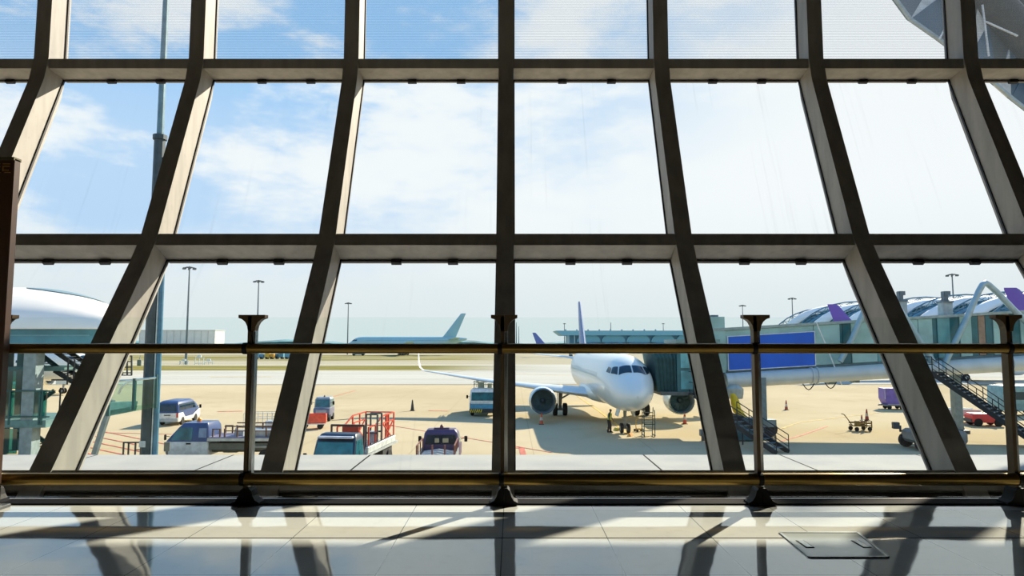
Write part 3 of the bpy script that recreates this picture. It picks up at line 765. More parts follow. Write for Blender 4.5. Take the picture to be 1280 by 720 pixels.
# ============================================================ glazed stair tower and walkway at far left
tw = thing('stair_tower', 'teal glazed stair tower with grey columns and slabs at far left outside the window', 'stair tower', (-27, 40, G))
o3 = parent_world(tw)
def tpart(name, m, fn, par=None, **kw):
    mb = MB(); fn(mb)
    for v in mb.bm.verts: v.co = v.co - o3
    return mb.build(name, m, par or tw, **kw)
CONC = M((128, 146, 150), .6); TSL = M((92, 128, 128), .6); TFR = M((36, 84, 84), .5)
def tX(px, Y=40): return at(px, 480, Y).x
def tZ(py, Y=40): return at(100, py, Y).z
for px_, Y_, wd in ((41, 40.0, .72), (5, 41.5, .6), (28, 43.5, .5)):
    tpart('tower_column', CONC if Y_ == 40 else TFR, lambda mb: mb.box((tX(px_, Y_), Y_, (G + 6.4 + G) / 2), (wd, wd, 6.4)))
for py_, y0, y1, th in ((529, 39.6, 44, .42), (462, 41, 44.5, .25)):
    tpart('tower_slab', TSL, lambda mb: mb.box((tX(22), (y0 + y1) / 2, tZ(py_)), (tX(62) - tX(-25), y1 - y0, th)))
tpart('roof_slab', CONC, lambda mb: mb.box((tX(20), 42, G + 6.35), (tX(70) - tX(-25), 5, .25)))
for a, b, y0, y1 in ((-20, 32, 488, 522), (46, 64, 487, 522), (-20, 32, 462, 486), (-20, 30, 535, 566)):
    gpn = tpart('glass_panel', G_TEAL, lambda mb: mb.box(((tX(a) + tX(b)) / 2, 39.7, (tZ(y0) + tZ(y1)) / 2), (tX(b) - tX(a), .05, tZ(y0) - tZ(y1))))
tpart('glass_rail', TFR, lambda mb: [mb.bar((tX(-20), 39.6, tZ(y_)), (tX(70), 39.6, tZ(y_)), .07) for y_ in (488, 520)] + [mb.bar((tX(p), 39.6, tZ(488)), (tX(p), 39.6, tZ(530)), .09) for p in (60, 57, 20)])
for a, b in (((4, 437), (38, 462)), ((50, 440), (90, 466)), ((50, 464), (80, 482)), ((4, 545), (34, 566)), ((8, 512), (34, 492))):
    tpart('stair_flight', DKS if a[0] > 45 else TFR, lambda mb: (mb.bar((tX(a[0]), 41.2, tZ(a[1])), (tX(b[0]), 41.2, tZ(b[1])), .12, .25), mb.bar((tX(a[0]), 42.4, tZ(a[1])), (tX(b[0]), 42.4, tZ(b[1])), .12, .25),
        [mb.bar(Vector((tX(a[0]), 41.2, tZ(a[1]))).lerp(Vector((tX(b[0]), 41.2, tZ(b[1]))), k / 8), Vector((tX(a[0]), 42.4, tZ(a[1]))).lerp(Vector((tX(b[0]), 42.4, tZ(b[1]))), k / 8), .2, .04) for k in range(9)]))
tpart('stair_railing', DKS, lambda mb: [mb.cyl((tX(p), 41, tZ(y0)), (tX(p), 41, tZ(y1)), .05, n=6) for p, y0, y1 in ((70, 482, 447), (62, 530, 486), (78, 474, 450))] + [mb.bar((tX(50), 41, tZ(476)), (tX(90), 41, tZ(476)), .08)])
MB().box(Vector((tX(67), 44.6, tZ(440.5, 44.6))) - o3, (1.9, .1, .36)).build('blue_sign', M((40, 84, 190), .4), tw)
wk = thing('glazed_walkway', 'short glass sided walkway end with green tinted panels beside the tall mast', 'walkway', (-19, 33, G))
o3 = parent_world(wk)
def kpart(name, m, fn, par=None, **kw):
    mb = MB(); fn(mb)
    for v in mb.bm.verts: v.co = v.co - o3
    return mb.build(name, m, par or wk, **kw)
YW = 33.0
P_ = lambda px, py, Y=YW: at(px, py, Y)
kpart('glass_side', G_GREEN, lambda mb: mb.prism([P_(140, 476), P_(196, 472), P_(195, 509), P_(138, 518)], (0, .06, 0)))
kpart('glass_base', M((150, 206, 198), .2, 0, .1), lambda mb: mb.prism([P_(136, 503), P_(168, 502), P_(166, 514), P_(136, 520)], (0, .3, 0)))
kpart('floor_plate', G_GREEN, lambda mb: mb.prism([P_(137, 520), P_(166, 514.5), P_(194, 509.5), P_(194, 504.5), P_(166, 508), P_(138, 513)], (0, .1, 0)))
kpart('top_rail', M((206, 222, 216), .3, .3), lambda mb: (mb.tube([P_(140, 476.5), P_(168, 475), P_(196, 472)], .06, 6), mb.tube([P_(148, 492), P_(152, 484), P_(160, 478), P_(170, 475)], .05, 6)))
kpart('glazing_post', TFR, lambda mb: (mb.bar(P_(168.5, 473), P_(167, 512), .13), mb.bar(P_(196, 468), P_(195, 510), .08), mb.bar(P_(139, 474), P_(134, 520), .12)))
kpart('truss_leg', M((120, 136, 140), .4, .3), lambda mb: [mb.bar(P_(140 - 22 * k / 8, 500 + 68 * k / 8, YW + .8), P_(140 - 22 * (k + 1) / 8, 500 + 68 * (k + 1) / 8, YW + .8), .22) for k in range(8)] + [mb.bar(P_(136 - 22 * k / 8, 500 + 68 * k / 8, YW + .8), P_(142 - 22 * (k + 1) / 8, 500 + 68 * (k + 1) / 8, YW + .8), .06) for k in range(8)] + [mb.bar(P_(128 - 22 * k / 8, 500 + 68 * k / 8, YW + .8), P_(128 - 22 * (k + 1) / 8, 500 + 68 * (k + 1) / 8, YW + .8), .12) for k in range(8)])
kpart('guard_frame', DKS, lambda mb: [mb.bar(P_(152, y_, 34.5), P_(165, y_, 34.5), .05) for y_ in (445, 452, 459, 466, 469)] + [mb.bar(P_(x_, 445, 34.5), P_(x_, 469, 34.5), .06) for x_ in (153, 159, 164.5)])

# ============================================================ masts
DM = M((58, 74, 82), .5, .3)
mst = thing('tall_mast', 'close tall dark steel mast rising out of view at the left, with a blue duct', 'mast', (at(186, 500, 34).x, 34, G))
z1 = at(198, 172, 34).z - G
MB().cyl((0, 0, 0), (0, 0, z1), .3, .27, 10).build('lower_section', DM, mst, smooth=30)
MB().cyl((0, 0, z1), (0, 0, z1 + 12), .17, .13, 10).build('upper_section', M((92, 124, 136), .45, .3), mst, smooth=30)
MB().cyl((0, 0, z1 - .12), (0, 0, z1 + .12), .34, .34, 10).build('section_flange', DM, mst)
MB().cyl((.42, 0, 0), (.38, 0, z1 - 1.0), .13, .12, 10).build('cable_duct', M((70, 122, 150), .4), mst, smooth=30)
MB().box((.3, -.12, z1 / 2 - .4), (.05, .05, z1 - 1)).build('cover_strip', M((190, 206, 206), .4), mst)
MB().box((-.06, -.32, 1.75), (.3, .04, .3)).build('label_plate', M((176, 190, 196), .4), mst)
MB().box((.46, -.22, .55), (.3, .3, 1.3)).build('junction_box', M((214, 218, 220), .4), mst)
def mast(px, top, Y, label, r=.32, group=None, head=1):
    p = at(px, top, Y); h = p.z - G
    m_ = thing('light_mast', label, 'light mast', (p.x, Y, G), 0, group)
    MB().cyl((0, 0, 0), (0, 0, h), r * 1.3, r * .6, 10).build('pole', M((92, 108, 116), .5), m_, smooth=40)
    if head:
        MB().cyl((0, 0, h - .5), (0, 0, h - .2), 1.1 * head, n=12).build('head_ring', DGREY, m_)
        mb = MB()
        for k in range(6):
            a_ = k * math.pi / 3; c_ = Vector((math.cos(a_), math.sin(a_), 0)) * 1.75 * head + Vector((0, 0, h - .75))
            mb.bar((0, 0, h - .35), c_ + Vector((0, 0, .3)), .14); mb.box(c_, (.95 * head, .55, .5), rz=a_)
        mb.build('floodlights', M((80, 92, 100), .5), m_)
    return m_
mast(237, 333, 222, 'slim light mast behind the parked van, tallest on the left')
mast(323.5, 350, 272, 'light mast standing behind the left baluster post')
mast(435.5, 378, 430, 'thin light mast at the nose of the double deck jet', .36)
mast(928, 381, 430, 'light mast left of the boarding bridge stack')
mast(990, 372, 360, 'light mast at the left end of the ribbed roof')
mast(1190, 342, 250, 'light mast between the two roof stacks on the right')
for p_, t_, Y_, l_ in ((705.5, 404, 800, 'far mast above the left end of the flat terminal'), (829, 404, 800, 'far mast above the right half of the flat terminal'), (763.5, 403, 780, 'plain far pole at the middle of the flat terminal'), (645.5, 403, 800, 'far pole just right of the central mullion'), (648.5, 408, 900, 'shorter far pole next to the central mullion')):
    mast(p_, t_, Y_, l_, .5, head=0 if 'pole' in l_ else .8)

# ============================================================ buildings far off
hg = thing('hangar', 'large hall with a cream curved roof and teal glass walls at far left', 'building', (-134, 184, G))
CREAM = M((240, 233, 218), .6, 0, .04, .1)
def hz(x, y):                          # roof height of the hall, x and y from its middle
    e = math.sqrt(max(.0, 1 - (max(0, x - 22) / 31) ** 2)); e = max(e, .04)
    return 10.2 + 11.3 * e * max(0, 1 - (y / 36) ** 2) ** .62
def hroof(x0, x1, y0f, y1f, off, th, nu, nv):
    mb = MB(); rings = []
    for i in range(nu + 1):
        x_ = x0 + (x1 - x0) * i / nu; ya, yb = y0f(i / nu), y1f(i / nu)
        ys = [ya + (yb - ya) * j_ / nv for j_ in range(nv + 1)]
        rings.append([Vector((x_ - .61 * (y_ + 36), y_, hz(x_, y_) + off)) for y_ in ys] + [Vector((x_ - .61 * (y_ + 36), y_, hz(x_, y_) + off - th)) for y_ in reversed(ys)])
    return mb.loft(rings)
hroof(-50, 53, lambda u: -36, lambda u: 36, 0, .3, 32, 28).build('roof', CREAM, hg, smooth=50)
hroof(26, 46, lambda u: -13 - 3.6 * math.sin(math.pi * u) - .1, lambda u: -13 + 3.6 * math.sin(math.pi * u) + .1, .25, .2, 14, 2).build('roof_light', M((120, 146, 152), .5), hg, smooth=50)
shp = lambda x0, x1, y0, y1, z: [Vector((x - .61 * (y + 36), y, z)) for x, y in ((x0, y0), (x1, y0), (x1, y1), (x0, y1))]
MB().loft([shp(-48, 45, -33, 33, 0), shp(-48, 45, -33, 33, 10.2)]).build('wall', M((86, 148, 164), .35, 0, .08, .3), hg)
MB().loft([shp(-50, 52, -35.7, 35.7, 9.8), shp(-50, 52, -35.7, 35.7, 10.3)]).build('eaves', M((190, 186, 172), .5), hg)
mb = MB()
for k in range(4): mb.box((-3, -33.1, 2.2 + k * 2.1), (88, .3, .25))
mb.build('wall_bands', M((120, 172, 184), .4), hg)
wh = thing('warehouse', 'long low white panelled shed on the left horizon beyond the mast', 'building', (at(221, 432, 600).x, 600, G))
MB().box((0, 10, 9.2), (66, 20, 18.4)).build('wall', M((226, 224, 216), .6, 0, .04, .2), wh)
mb = MB()
for k in range(12): mb.box((-33 + k * 6, -.1, 9), (.35, .3, 18))
mb.build('wall_seams', M((196, 196, 190), .6), wh)
MB().box((0, 10, 18.6), (67, 21, .5)).build('roof', M((200, 200, 196), .6), wh)
tm = thing('terminal', 'long flat roofed teal terminal with arched front behind the parked white jet', 'building', (0, 500, G))  # teal of its roof, walls and arches has distance haze painted in
x0_, x1_ = at(694, 420, 500).x, at(900, 420, 500).x; zt_ = at(700, 413.5, 500).z - G
MB().prism([(x0_, -8, zt_), (x1_, -8, zt_), (x1_, -8, zt_ - 3.4), (x0_ + 4.5, -8, zt_ - 3.4)], (0, 40, 0)).build('roof', M((122, 180, 198), .5), tm)
MB().box(((x0_ + x1_) / 2 + 5, 14, (zt_ - 3) / 2), (x1_ - x0_ - 10, 36, zt_ - 3.2)).build('wall', M((72, 138, 166), .35, 0, .15, .15), tm)
for k in range(5):
    cx_ = at(736 + 31 * k, 425, 494).x; mb = MB()
    pr = [(cx_ + 8.6 * math.cos(a), -6, zt_ - 8.2 + 6.2 * math.sin(a)) for a in [math.pi * i / 14 for i in range(15)]]
    mb.prism(pr, (0, 6, 0)); mb.build('arch_vault', M((104, 168, 186), .4), tm)
    MB().box((cx_, -6.3, (zt_ - 8) / 2), (14, .6, zt_ - 8.4)).build('arch_glazing', M((52, 122, 156), .25, 0, .2, .2), tm)
for k in range(3): MB().box((x0_ + 9 + k * 4.5, -6, (zt_ - 3.4) / 2), (.8, .8, zt_ - 3.4)).build('front_column', M((150, 186, 196), .5), tm)
mb = MB()
for k in range(9): mb.box((x0_ + 8 + k * 8.3, 5, zt_ + .6), (.9, .9, 1.1))
mb.build('roof_vents', M((110, 140, 150), .5), tm)
ct = thing('ribbed_concourse', 'long vaulted concourse roof with white membrane bays and blue lattice ribs beyond the boarding bridge', 'building', (0, 0, 0))
A0 = Vector((at(1000, 400, 262).x, 262, G)); A1 = Vector((at(1330, 400, 182).x, 182, G)); ax = (A1 - A0).normalized(); nx_ = Vector((-ax.y, ax.x, 0)); LN = (A1 - A0).length
MEM = M((236, 236, 230), .6, 0, .04, .1); LAT = M((96, 130, 150), .4, .4); CG = M((110, 168, 178), .3, 0, .2, .3)
def arcp(s, a, k=1.0, sk=11): # point on the vault at distance s along, angle a (0..pi)
    e = min(1, .55 + .45 * math.sin(min(1, s / 20) * math.pi / 2)); hh = 19.5 * e * k; ww = 19 * e * k
    return A0 + ax * (s + sk * math.cos(a)) + nx_ * (ww * math.cos(a)) + Vector((0, 0, max(.2, hh * math.sin(a) ** .8)))
NB = 7
MB().grid(lambda u, v: arcp(u * LN, math.pi * v, .94), 24, 20).build('glazed_vault', CG, ct, smooth=40, solid=.3)
for k in range(NB):
    s0, s1 = LN * (k + .16) / NB, LN * (k + .66) / NB
    MB().grid(lambda u, v: arcp(s0 + (s1 - s0) * (u + (.0)), math.pi * (.06 + .88 * v), 1.0 + .07 * math.sin(math.pi * u)), 6, 20).build('membrane_bay', MEM, ct, smooth=60, solid=.2)
for k in range(NB + 1):
    s0 = LN * k / NB; mb = MB(); N_ = 18; d_ = LN / NB * .2
    aa = [math.pi * i / N_ for i in range(N_ + 1)]
    mb.tube([arcp(s0 - d_ / 2, a, 1.0) for a in aa], .3, 5); mb.tube([arcp(s0 + d_ / 2, a, 1.0) for a in aa], .3, 5); mb.tube([arcp(s0, a, 1.1) for a in aa], .22, 5)
    for i in range(N_):
        am = (aa[i] + aa[i + 1]) / 2
        for sgn in (-.5, .5):
            mb.bar(arcp(s0 + sgn * d_, aa[i], 1.0), arcp(s0, am, 1.1), .16); mb.bar(arcp(s0, am, 1.1), arcp(s0 + sgn * d_, aa[i + 1], 1.0), .16)
    mb.build('lattice_rib', LAT, ct)
MB().loft([[arcp(s, 0.001, 1) + Vector((0, 0, -3)), arcp(s, math.pi - .001, 1) + Vector((0, 0, -3)), arcp(s, math.pi - .001, 1) + Vector((0, 0, .6)), arcp(s, .001, 1) + Vector((0, 0, .6))] for s in (0, LN)]).build('base', M((120, 160, 166), .5), ct)

# big faceted concourse shell overhead on the right
fs = thing('faceted_canopy', 'large dark faceted roof shell with a tube edge overhead at the upper right', 'canopy', (at(1240, 60, 24).x, 24, G))
o3 = parent_world(fs)
Q = lambda px, py, Y: at(px, py, Y) - o3
FD = M((34, 76, 98), .3, 0, .15, .5); FL = M((196, 200, 198), .5); FG = M((58, 68, 72), .4)
edge = [(1116, -6), (1138, 24), (1174, 49), (1210, 76), (1247, 107), (1264, 122), (1300, 150)]
inn = [(1170, -30), (1192, -16), (1224, 0), (1236, 30), (1262, 62), (1285, 84), (1330, 110)]
for i in range(6):
    a, b = edge[i], edge[i + 1]; c, d_ = inn[i], inn[i + 1]
    Ya, Yb = 24.0 + .15 * i, 25.5
    mats = [(FD, FL), (FD, FD), (FG, FL), (FD, FG), (FL, FD), (FD, FD)][i]
    MB().prism([Q(*a, Ya), Q(*b, Ya + .15), Q(*c, Yb)], (.0, .25, .1)).build('roof_facet', mats[0], fs)
    MB().prism([Q(*b, Ya + .15), Q(*d_, Yb + .1), Q(*c, Yb)], (.0, .25, .1)).build('roof_facet', mats[1], fs)
MB().tube([Q(*p, 25.6) for p in [(1190, -40), (1224, -8), (1252, 22), (1290, 62), (1340, 112)]], .75, 14).build('edge_tube', M((52, 54, 55), .5, .1), fs, smooth=60)
for i in range(6):
    MB().bar(Q(*edge[i], 24.0 + .15 * i), Q(*edge[i + 1], 24.15 + .15 * i), .1).build('edge_bar', M((150, 170, 180), .4), fs)
MB().prism([Q(1245, -10, 26.5), Q(1340, -10, 26.5), Q(1340, 70, 26.5), Q(1290, 40, 26.5)], (0, .3, 0)).build('soffit', M((56, 58, 60), .6), fs)
for p, q in (((1228, 6), (1236, 70)), ((1232, 27), (1272, 45)), ((1174, 49), (1205, -10))):
    MB().bar(Q(*p, 24.0), Q(*q, 24.0), .05).build('glazing_bar', M((206, 214, 218), .4), fs)
# ============================================================ ground vehicles and equipment (forward = +X)
def rrect(z, x0, x1, hw, r=.12, n=3):
    r = min(r, hw * .9, (x1 - x0) * .45); pts = []
    for cx, cy, a0 in ((x1 - r, hw - r, 0), (x0 + r, hw - r, 90), (x0 + r, -hw + r, 180), (x1 - r, -hw + r, 270)):
        for k in range(n + 1):
            a = R(a0 + 90 * k / n); pts.append(Vector((cx + r * math.cos(a), cy + r * math.sin(a), z)))
    return pts
class Body:
    """rings (z, x_rear, x_front, half_width) of a rounded coach body"""
    def __init__(s, rings, r=.12): s.g = rings; s.r = r
    def at(s, z): return lerp_tab(s.g, z)
    def mesh(s, name, m, par, z0=None, z1=None):
        zs = [g[0] for g in s.g if (z0 is None or g[0] > z0) and (z1 is None or g[0] < z1)]
        if z0 is not None: zs = [z0] + zs
        if z1 is not None: zs = zs + [z1]
        return MB().loft([rrect(z, *s.at(z), s.r) for z in zs]).build(name, m, par, smooth=40)
    def side(s, name, m, par, sy, b, t_, zb, zt, off=.012):
        mb = MB()
        def p(x, z): return Vector((x, sy * (s.at(z)[2] + off), z))
        zs = [zb + (zt - zb) * k / 4 for k in range(5)]
        q = lambda z, i: (b[i] + (t_[i] - b[i]) * (z - zb) / (zt - zb))
        mb.loft([[p(q(z, 0), z), p(q(z, 1), z), p(q(z, 1), z) - Vector((0, sy * .03, 0)), p(q(z, 0), z) - Vector((0, sy * .03, 0))] for z in zs])
        return mb.build(name, m, par)
    def end(s, name, m, par, front, yb, yt, zb, zt, off=.012):
        mb = MB(); i = 1 if front else 0; sg_ = 1 if front else -1
        zs = [zb + (zt - zb) * k / 4 for k in range(5)]; rg = []
        for z in zs:
            f = (z - zb) / (zt - zb); y0 = yb[0] + (yt[0] - yb[0]) * f; y1 = yb[1] + (yt[1] - yb[1]) * f; x = s.at(z)[i] + sg_ * off
            rg.append([Vector((x, y0, z)), Vector((x, y1, z)), Vector((x - sg_ * .03, y1, z)), Vector((x - sg_ * .03, y0, z))])
        mb.loft(rg); return mb.build(name, m, par)
def wheels(par, xs, yw, r, w_=.22, hub=LGREY):
    for x in xs:
        for sy in (-1, 1):
            wh_ = MB().lathe([(r * .6, -w_ / 2), (r * .92, -w_ / 2), (r, -w_ * .32), (r, w_ * .32), (r * .92, w_ / 2), (r * .6, w_ / 2)], (x, sy * yw, r), 'Y', 18).build('wheel', RUB, par, smooth=40)
            MB().lathe([(r * .58, -w_ * .45), (r * .58, w_ * .45)], (x, sy * yw, r), 'Y', 14).build('hub', hub, wh_)
def parts(par, lst):                                    # (name, material, [boxes (c, d)])
    out = []
    for nm, m, bx in lst:
        mb = MB()
        for b_ in bx: mb.box(b_[0], b_[1], bev=b_[2] if len(b_) > 2 else 0)
        out.append(mb.build(nm, m, par))
    return out
def mirrors(par, x, y, z, sides=(-1, 1)):
    for sy in sides:
        mb = MB(); mb.bar((x, sy * y, z), (x + .1, sy * (y + .2), z + .05), .03); mb.box((x + .1, sy * (y + .26), z), (.07, .17, .3), bev=.02); mb.build('mirror', BLK, par)
ORANGE = M((236, 140, 30), .4); REDL = M((186, 40, 34), .4); NAVY = M((52, 74, 122), .3, 0, .08, 1, .6); REDP = M((206, 78, 54), .45); PURV = M((72, 54, 96), .4); TLG = M((30, 100, 112), .12, 0, .3, 2, .8)

# --- van
p = gp(206.5, 532.5); vx = thing('van', 'dark blue over white van parked at the left, seen from behind', 'van', (p.x, p.y + 2.3, G), R(94))
B = Body([(.3, -2.25, 2.25, .8), (.45, -2.36, 2.36, .85), (.95, -2.38, 2.3, .86), (1.12, -2.36, 2.0, .855), (1.55, -2.3, 1.45, .81), (1.85, -2.22, .95, .75), (1.98, -2.0, .65, .6)])
B.mesh('lower_body', WHT, vx, .3, 1.02); B.mesh('upper_body', NAVY, vx, 1.02, 1.98)
for sy in (-1, 1):
    for a, b_, c_, d_ in ((-2.1, -1.0, -2.05, -1.0), (-.94, .25, -.94, .25), (.32, 1.35, .32, .9)): B.side('side_window', WIN, vx, sy, (a, b_), (c_, d_), 1.2, 1.72)
    B.side('blue_flash', NAVY, vx, sy, (-.9, .6), (-1.4, 1.9), .62, 1.03)
B.end('rear_window', WIN, vx, False, (-.72, .72), (-.62, .62), 1.16, 1.74); B.end('windscreen', WIN, vx, True, (-.76, .76), (-.64, .64), 1.14, 1.78)
parts(vx, [('rear_bumper', LGREY, [((-2.38, 0, .45), (.1, 1.66, .26), .03)]), ('number_plate_recess', DGREY, [((-2.39, 0, .86), (.03, .5, .08))]), ('tail_light', REDL, [((-2.36, .78, .85), (.08, .12, .36))]), ('tail_light', REDL, [((-2.36, -.78, .85), (.08, .12, .36))])])
wheels(vx, (-1.4, 1.3), .76, .33); mirrors(vx, 1.45, .86, 1.25)

# --- flatbed service truck
Yt = 39.2
ft = thing('flatbed_truck', 'blue and white cab flatbed service truck with orange beacon in the left foreground', 'truck', (at(215, 560, Yt).x + 3.4, Yt, G), math.pi)
B = Body([(.45, .95, 3.2, .92), (.6, .95, 3.34, .97), (1.15, .95, 3.36, .98), (1.3, .95, 3.25, .97), (2.0, 1.0, 2.65, .88), (2.22, 1.1, 2.45, .76)])
B.mesh('cab_body', M((206, 212, 214), .35), ft, .45, 1.22); B.mesh('cab_roof', NAVY, ft, 1.22, 2.22)
for sy in (-1, 1):
    B.side('door_window', TLG, ft, sy, (1.85, 3.06), (1.85, 2.58), 1.3, 1.98)
    B.side('rear_side_window', M((120, 140, 170), .2), ft, sy, (1.05, 1.5), (1.08, 1.5), 1.45, 1.95)
    B.side('door_handle', BLK, ft, sy, (1.9, 2.15), (1.9, 2.15), 1.08, 1.16, .03)
B.end('windscreen', TLG, ft, True, (-.84, .84), (-.74, .74), 1.3, 2.0)
MB().lathe([(.02, 0), (.13, 0), (.12, .12), (.05, .2)], (2.0, -.2, 2.22), 'Z', 10).build('beacon', ORANGE, ft)
mirrors(ft, 3.1, .95, 1.5)
parts(ft, [('chassis', M((96, 98, 84), .6), [((-.9, 0, .72), (5.2, .9, .25)), ((-.9, .72, .95), (4.6, .3, .35)), ((-.9, -.72, .95), (4.6, .3, .35)), ((.4, -.85, .6), (.8, .3, .45)), ((-2.0, -.8, .7), (.5, .3, .5))]),
           ('deck', M((118, 112, 140), .5), [((-1.2, 0, 1.42), (4.3, 1.9, .1))]), ('deck_side', M((200, 200, 190), .5), [((-1.2, -.98, 1.34), (4.3, .05, .16)), ((-1.2, .98, 1.34), (4.3, .05, .16)), ((.98, 0, 1.34), (.05, 1.96, .16))]),
           ('tool_box', M((206, 208, 204), .5), [((-.35, -.92, .62), (.5, .35, .4), .02)]), ('tool_box', M((196, 198, 196), .5), [((.45, -.92, .48), (.36, .3, .25), .02)]),
           ('side_lamp', DGREY, [((.6, -1.01, 1.3), (.36, .03, .09))]), ('side_lamp', DGREY, [((-.3, -1.01, 1.3), (.36, .03, .09))]),
           ('mudguard', M((150, 150, 140), .5), [((-2.2, -.85, .95), (1.1, .34, .1)), ((-2.2, .85, .95), (1.1, .34, .1))])])
mb = MB()
for s in (-.85, .85):
    for x in (.75, .35, .1, -.6, -1.4, -2.2, -3.0): mb.bar((x, s, 1.45), (x, s, 2.05 if x < .1 else 1.92), .07)
    mb.bar((.1, s, 2.05), (-3.1, s, 2.05), .06); mb.bar((.1, s, 1.8), (-3.1, s, 1.8), .05); mb.bar((.78, s, 1.9), (.33, s, 1.9), .05)
mb.bar((-3.05, -.85, 2.05), (-3.05, .85, 2.05), .06); mb.build('deck_railing', M((92, 66, 54), .5), ft)
mb = MB(); mb.box((-1.9, .2, 1.62), (1.6, .9, .3)); mb.box((-.5, .1, 1.6), (.5, .6, .3)); mb.tube([(-.2, .2, 1.7), (-.4, .3, 2.0), (-.9, .2, 1.95)], .05, 6); mb.build('deck_gear', M((170, 176, 182), .4, .3), ft)
wheels(ft, (2.35, -2.2), .8, .4)

# --- wire cart behind the truck
wc = thing('cage_trolley', 'pale wire cage trolley with a red corner panel behind the flatbed truck', 'trolley', (at(330, 540, 47).x, 47, G), R(8))
mb = MB()
for z in (.4, .8, 1.2, 1.6, 1.95):
    for s in (-.7, .7): mb.bar((-1.2, s, z), (1.3, s, z), .035)
for k in range(9):
    for s in (-.7, .7): mb.bar((-1.2 + k * .31, s, .4), (-1.2 + k * .31, s, 1.95), .03)
mb.build('cage', M((206, 212, 216), .35, .4), wc)
parts(wc, [('base', GREY, [((0, 0, .35), (2.6, 1.45, .1))]), ('red_panel', REDP, [((.95, -.73, 1.1), (.35, .04, .8))]), ('load', M((190, 200, 206), .5), [((-.2, 0, .7), (1.6, 1.0, .55), .06), ((.5, .1, 1.2), (.8, .8, .4), .05)])])
wheels(wc, (-.95, .95), .6, .18, .1)

# --- tow tractor and red cart
p = gp(400.5, 527); tg = thing('tow_tractor', 'small grey cabbed tow tractor facing the window behind the red cart', 'tractor', (p.x, p.y + 1.0, G), R(-86))
B = Body([(.35, -1.2, 1.05, .66), (.9, -1.25, 1.1, .7), (1.1, -1.2, 1.0, .7), (1.15, -1.1, .65, .7), (1.85, -1.0, .5, .66), (2.0, -.9, .35, .58)])
B.mesh('body', M((112, 112, 132), .45), tg, .35, 1.12); B.mesh('cab', M((150, 158, 168), .4), tg, 1.12, 2.0)
B.end('windscreen', TLG, tg, True, (-.6, .6), (-.56, .56), 1.2, 1.84)
for sy in (-1, 1): B.side('side_window', TLG, tg, sy, (-.9, .5), (-.85, .42), 1.2, 1.82)
parts(tg, [('bumper', DGREY, [((1.1, 0, .5), (.12, 1.36, .3))]), ('grille', M((160, 162, 172), .4), [((1.09, 0, .85), (.05, .9, .25))])])
MB().lathe([(.02, 0), (.09, 0), (.04, .14)], (-.2, 0, 2.0), 'Z', 8).build('beacon', DGREY, tg)
wheels(tg, (-.8, .75), .6, .3); mirrors(tg, .6, .68, 1.55)
p = gp(388, 537); rc = thing('baggage_cart', 'red sided baggage cart half hidden by the mullion below the tow tractor', 'cart', (p.x, p.y + .6, G), R(12))
parts(rc, [('bed', REDP, [((0, 0, .5), (2.0, 1.2, .14))]), ('side_panel', M((226, 84, 60), .45), [((0, -.6, .82), (2.0, .06, .6)), ((0, .6, .82), (2.0, .06, .6))]), ('end_panel', M((226, 84, 60), .45), [((1.0, 0, .82), (.06, 1.2, .6)), ((-1.0, 0, .82), (.06, 1.2, .6))]), ('white_sill', WHT, [((0, -.64, .42), (2.0, .03, .07))])])
wheels(rc, (-.6, .6), .5, .24, .14)

# --- lift truck with red platform frame
p = at(424, 560, 32.6); lt = thing('lift_truck', 'dark blue cab lift truck carrying a red railed platform, in front below the window', 'truck', (p.x, 34.4, G), math.atan2(-6, -.75))
B = Body([(.45, .55, 1.9, 1.0), (.6, .5, 2.0, 1.04), (1.15, .5, 2.02, 1.05), (1.3, .5, 1.95, 1.04), (2.15, .55, 1.6, .96), (2.32, .65, 1.4, .86)])
B.mesh('cab', M((26, 44, 66), .3, 0, .1, 1, .6), lt)
B.end('windscreen', TLG, lt, True, (-.95, .95), (-.86, .86), 1.2, 1.98)
MB().box((1.68, 0, 2.2), (.24, 1.72, .1), bev=.03).build('visor', M((196, 200, 216), .4), lt)
for sy in (-1, 1): B.side('door_window', TLG, lt, sy, (.75, 1.8), (.75, 1.55), 1.3, 2.05)
mirrors(lt, 1.95, 1.08, 1.35)
parts(lt, [('chassis', DGREY, [((-2.2, 0, .75), (5.4, .95, .3)), ((-3.4, .75, .7), (1.6, .4, .6))]), ('deck', M((176, 182, 182), .5), [((-2.4, 0, 1.12), (5.2, 2.1, .12))]), ('side_beam', M((206, 212, 210), .45), [((-2.2, .98, 1.36), (4.6, .16, .34), .03), ((-2.2, -.98, 1.36), (4.6, .16, .34), .03)]),
           ('beam_slot', DGREY, [((-2.2, .98, 1.545), (4.4, .07, .03))])])
mb = MB()
for x in (-.6, -1.7, -2.8, -3.9, -4.9):
    for s in (-.82, .82): mb.bar((x, s, 1.2), (x, s, 2.75 if x < -2 else 2.4), .07)
for s in (-.82, .82):
    for z in (2.75, 2.35): mb.bar((-2.8, s, z), (-4.9, s, z), .06)
    mb.bar((-.6, s, 2.4), (-1.7, s, 2.4), .06); mb.bar((-1.7, s, 2.4), (-2.8, s, 2.75), .06); mb.bar((-2.8, s, 1.2), (-4.9, s, 2.4), .06); mb.bar((-4.9, s, 1.2), (-2.8, s, 2.4), .06)
for z in (2.75, 2.0): mb.bar((-4.9, -.82, z), (-4.9, .82, z), .06)
mb.build('platform_rails', REDP, lt)
parts(lt, [('red_panel', M((176, 58, 36), .5), [((-1.2, -.35, 1.9), (.06, .86, 1.15))]), ('red_ladder', REDP, [((-4.2, .66, 2.0), (.5, .08, 1.5)), ((-3.6, .78, 2.0), (.08, .1, 1.6))])])
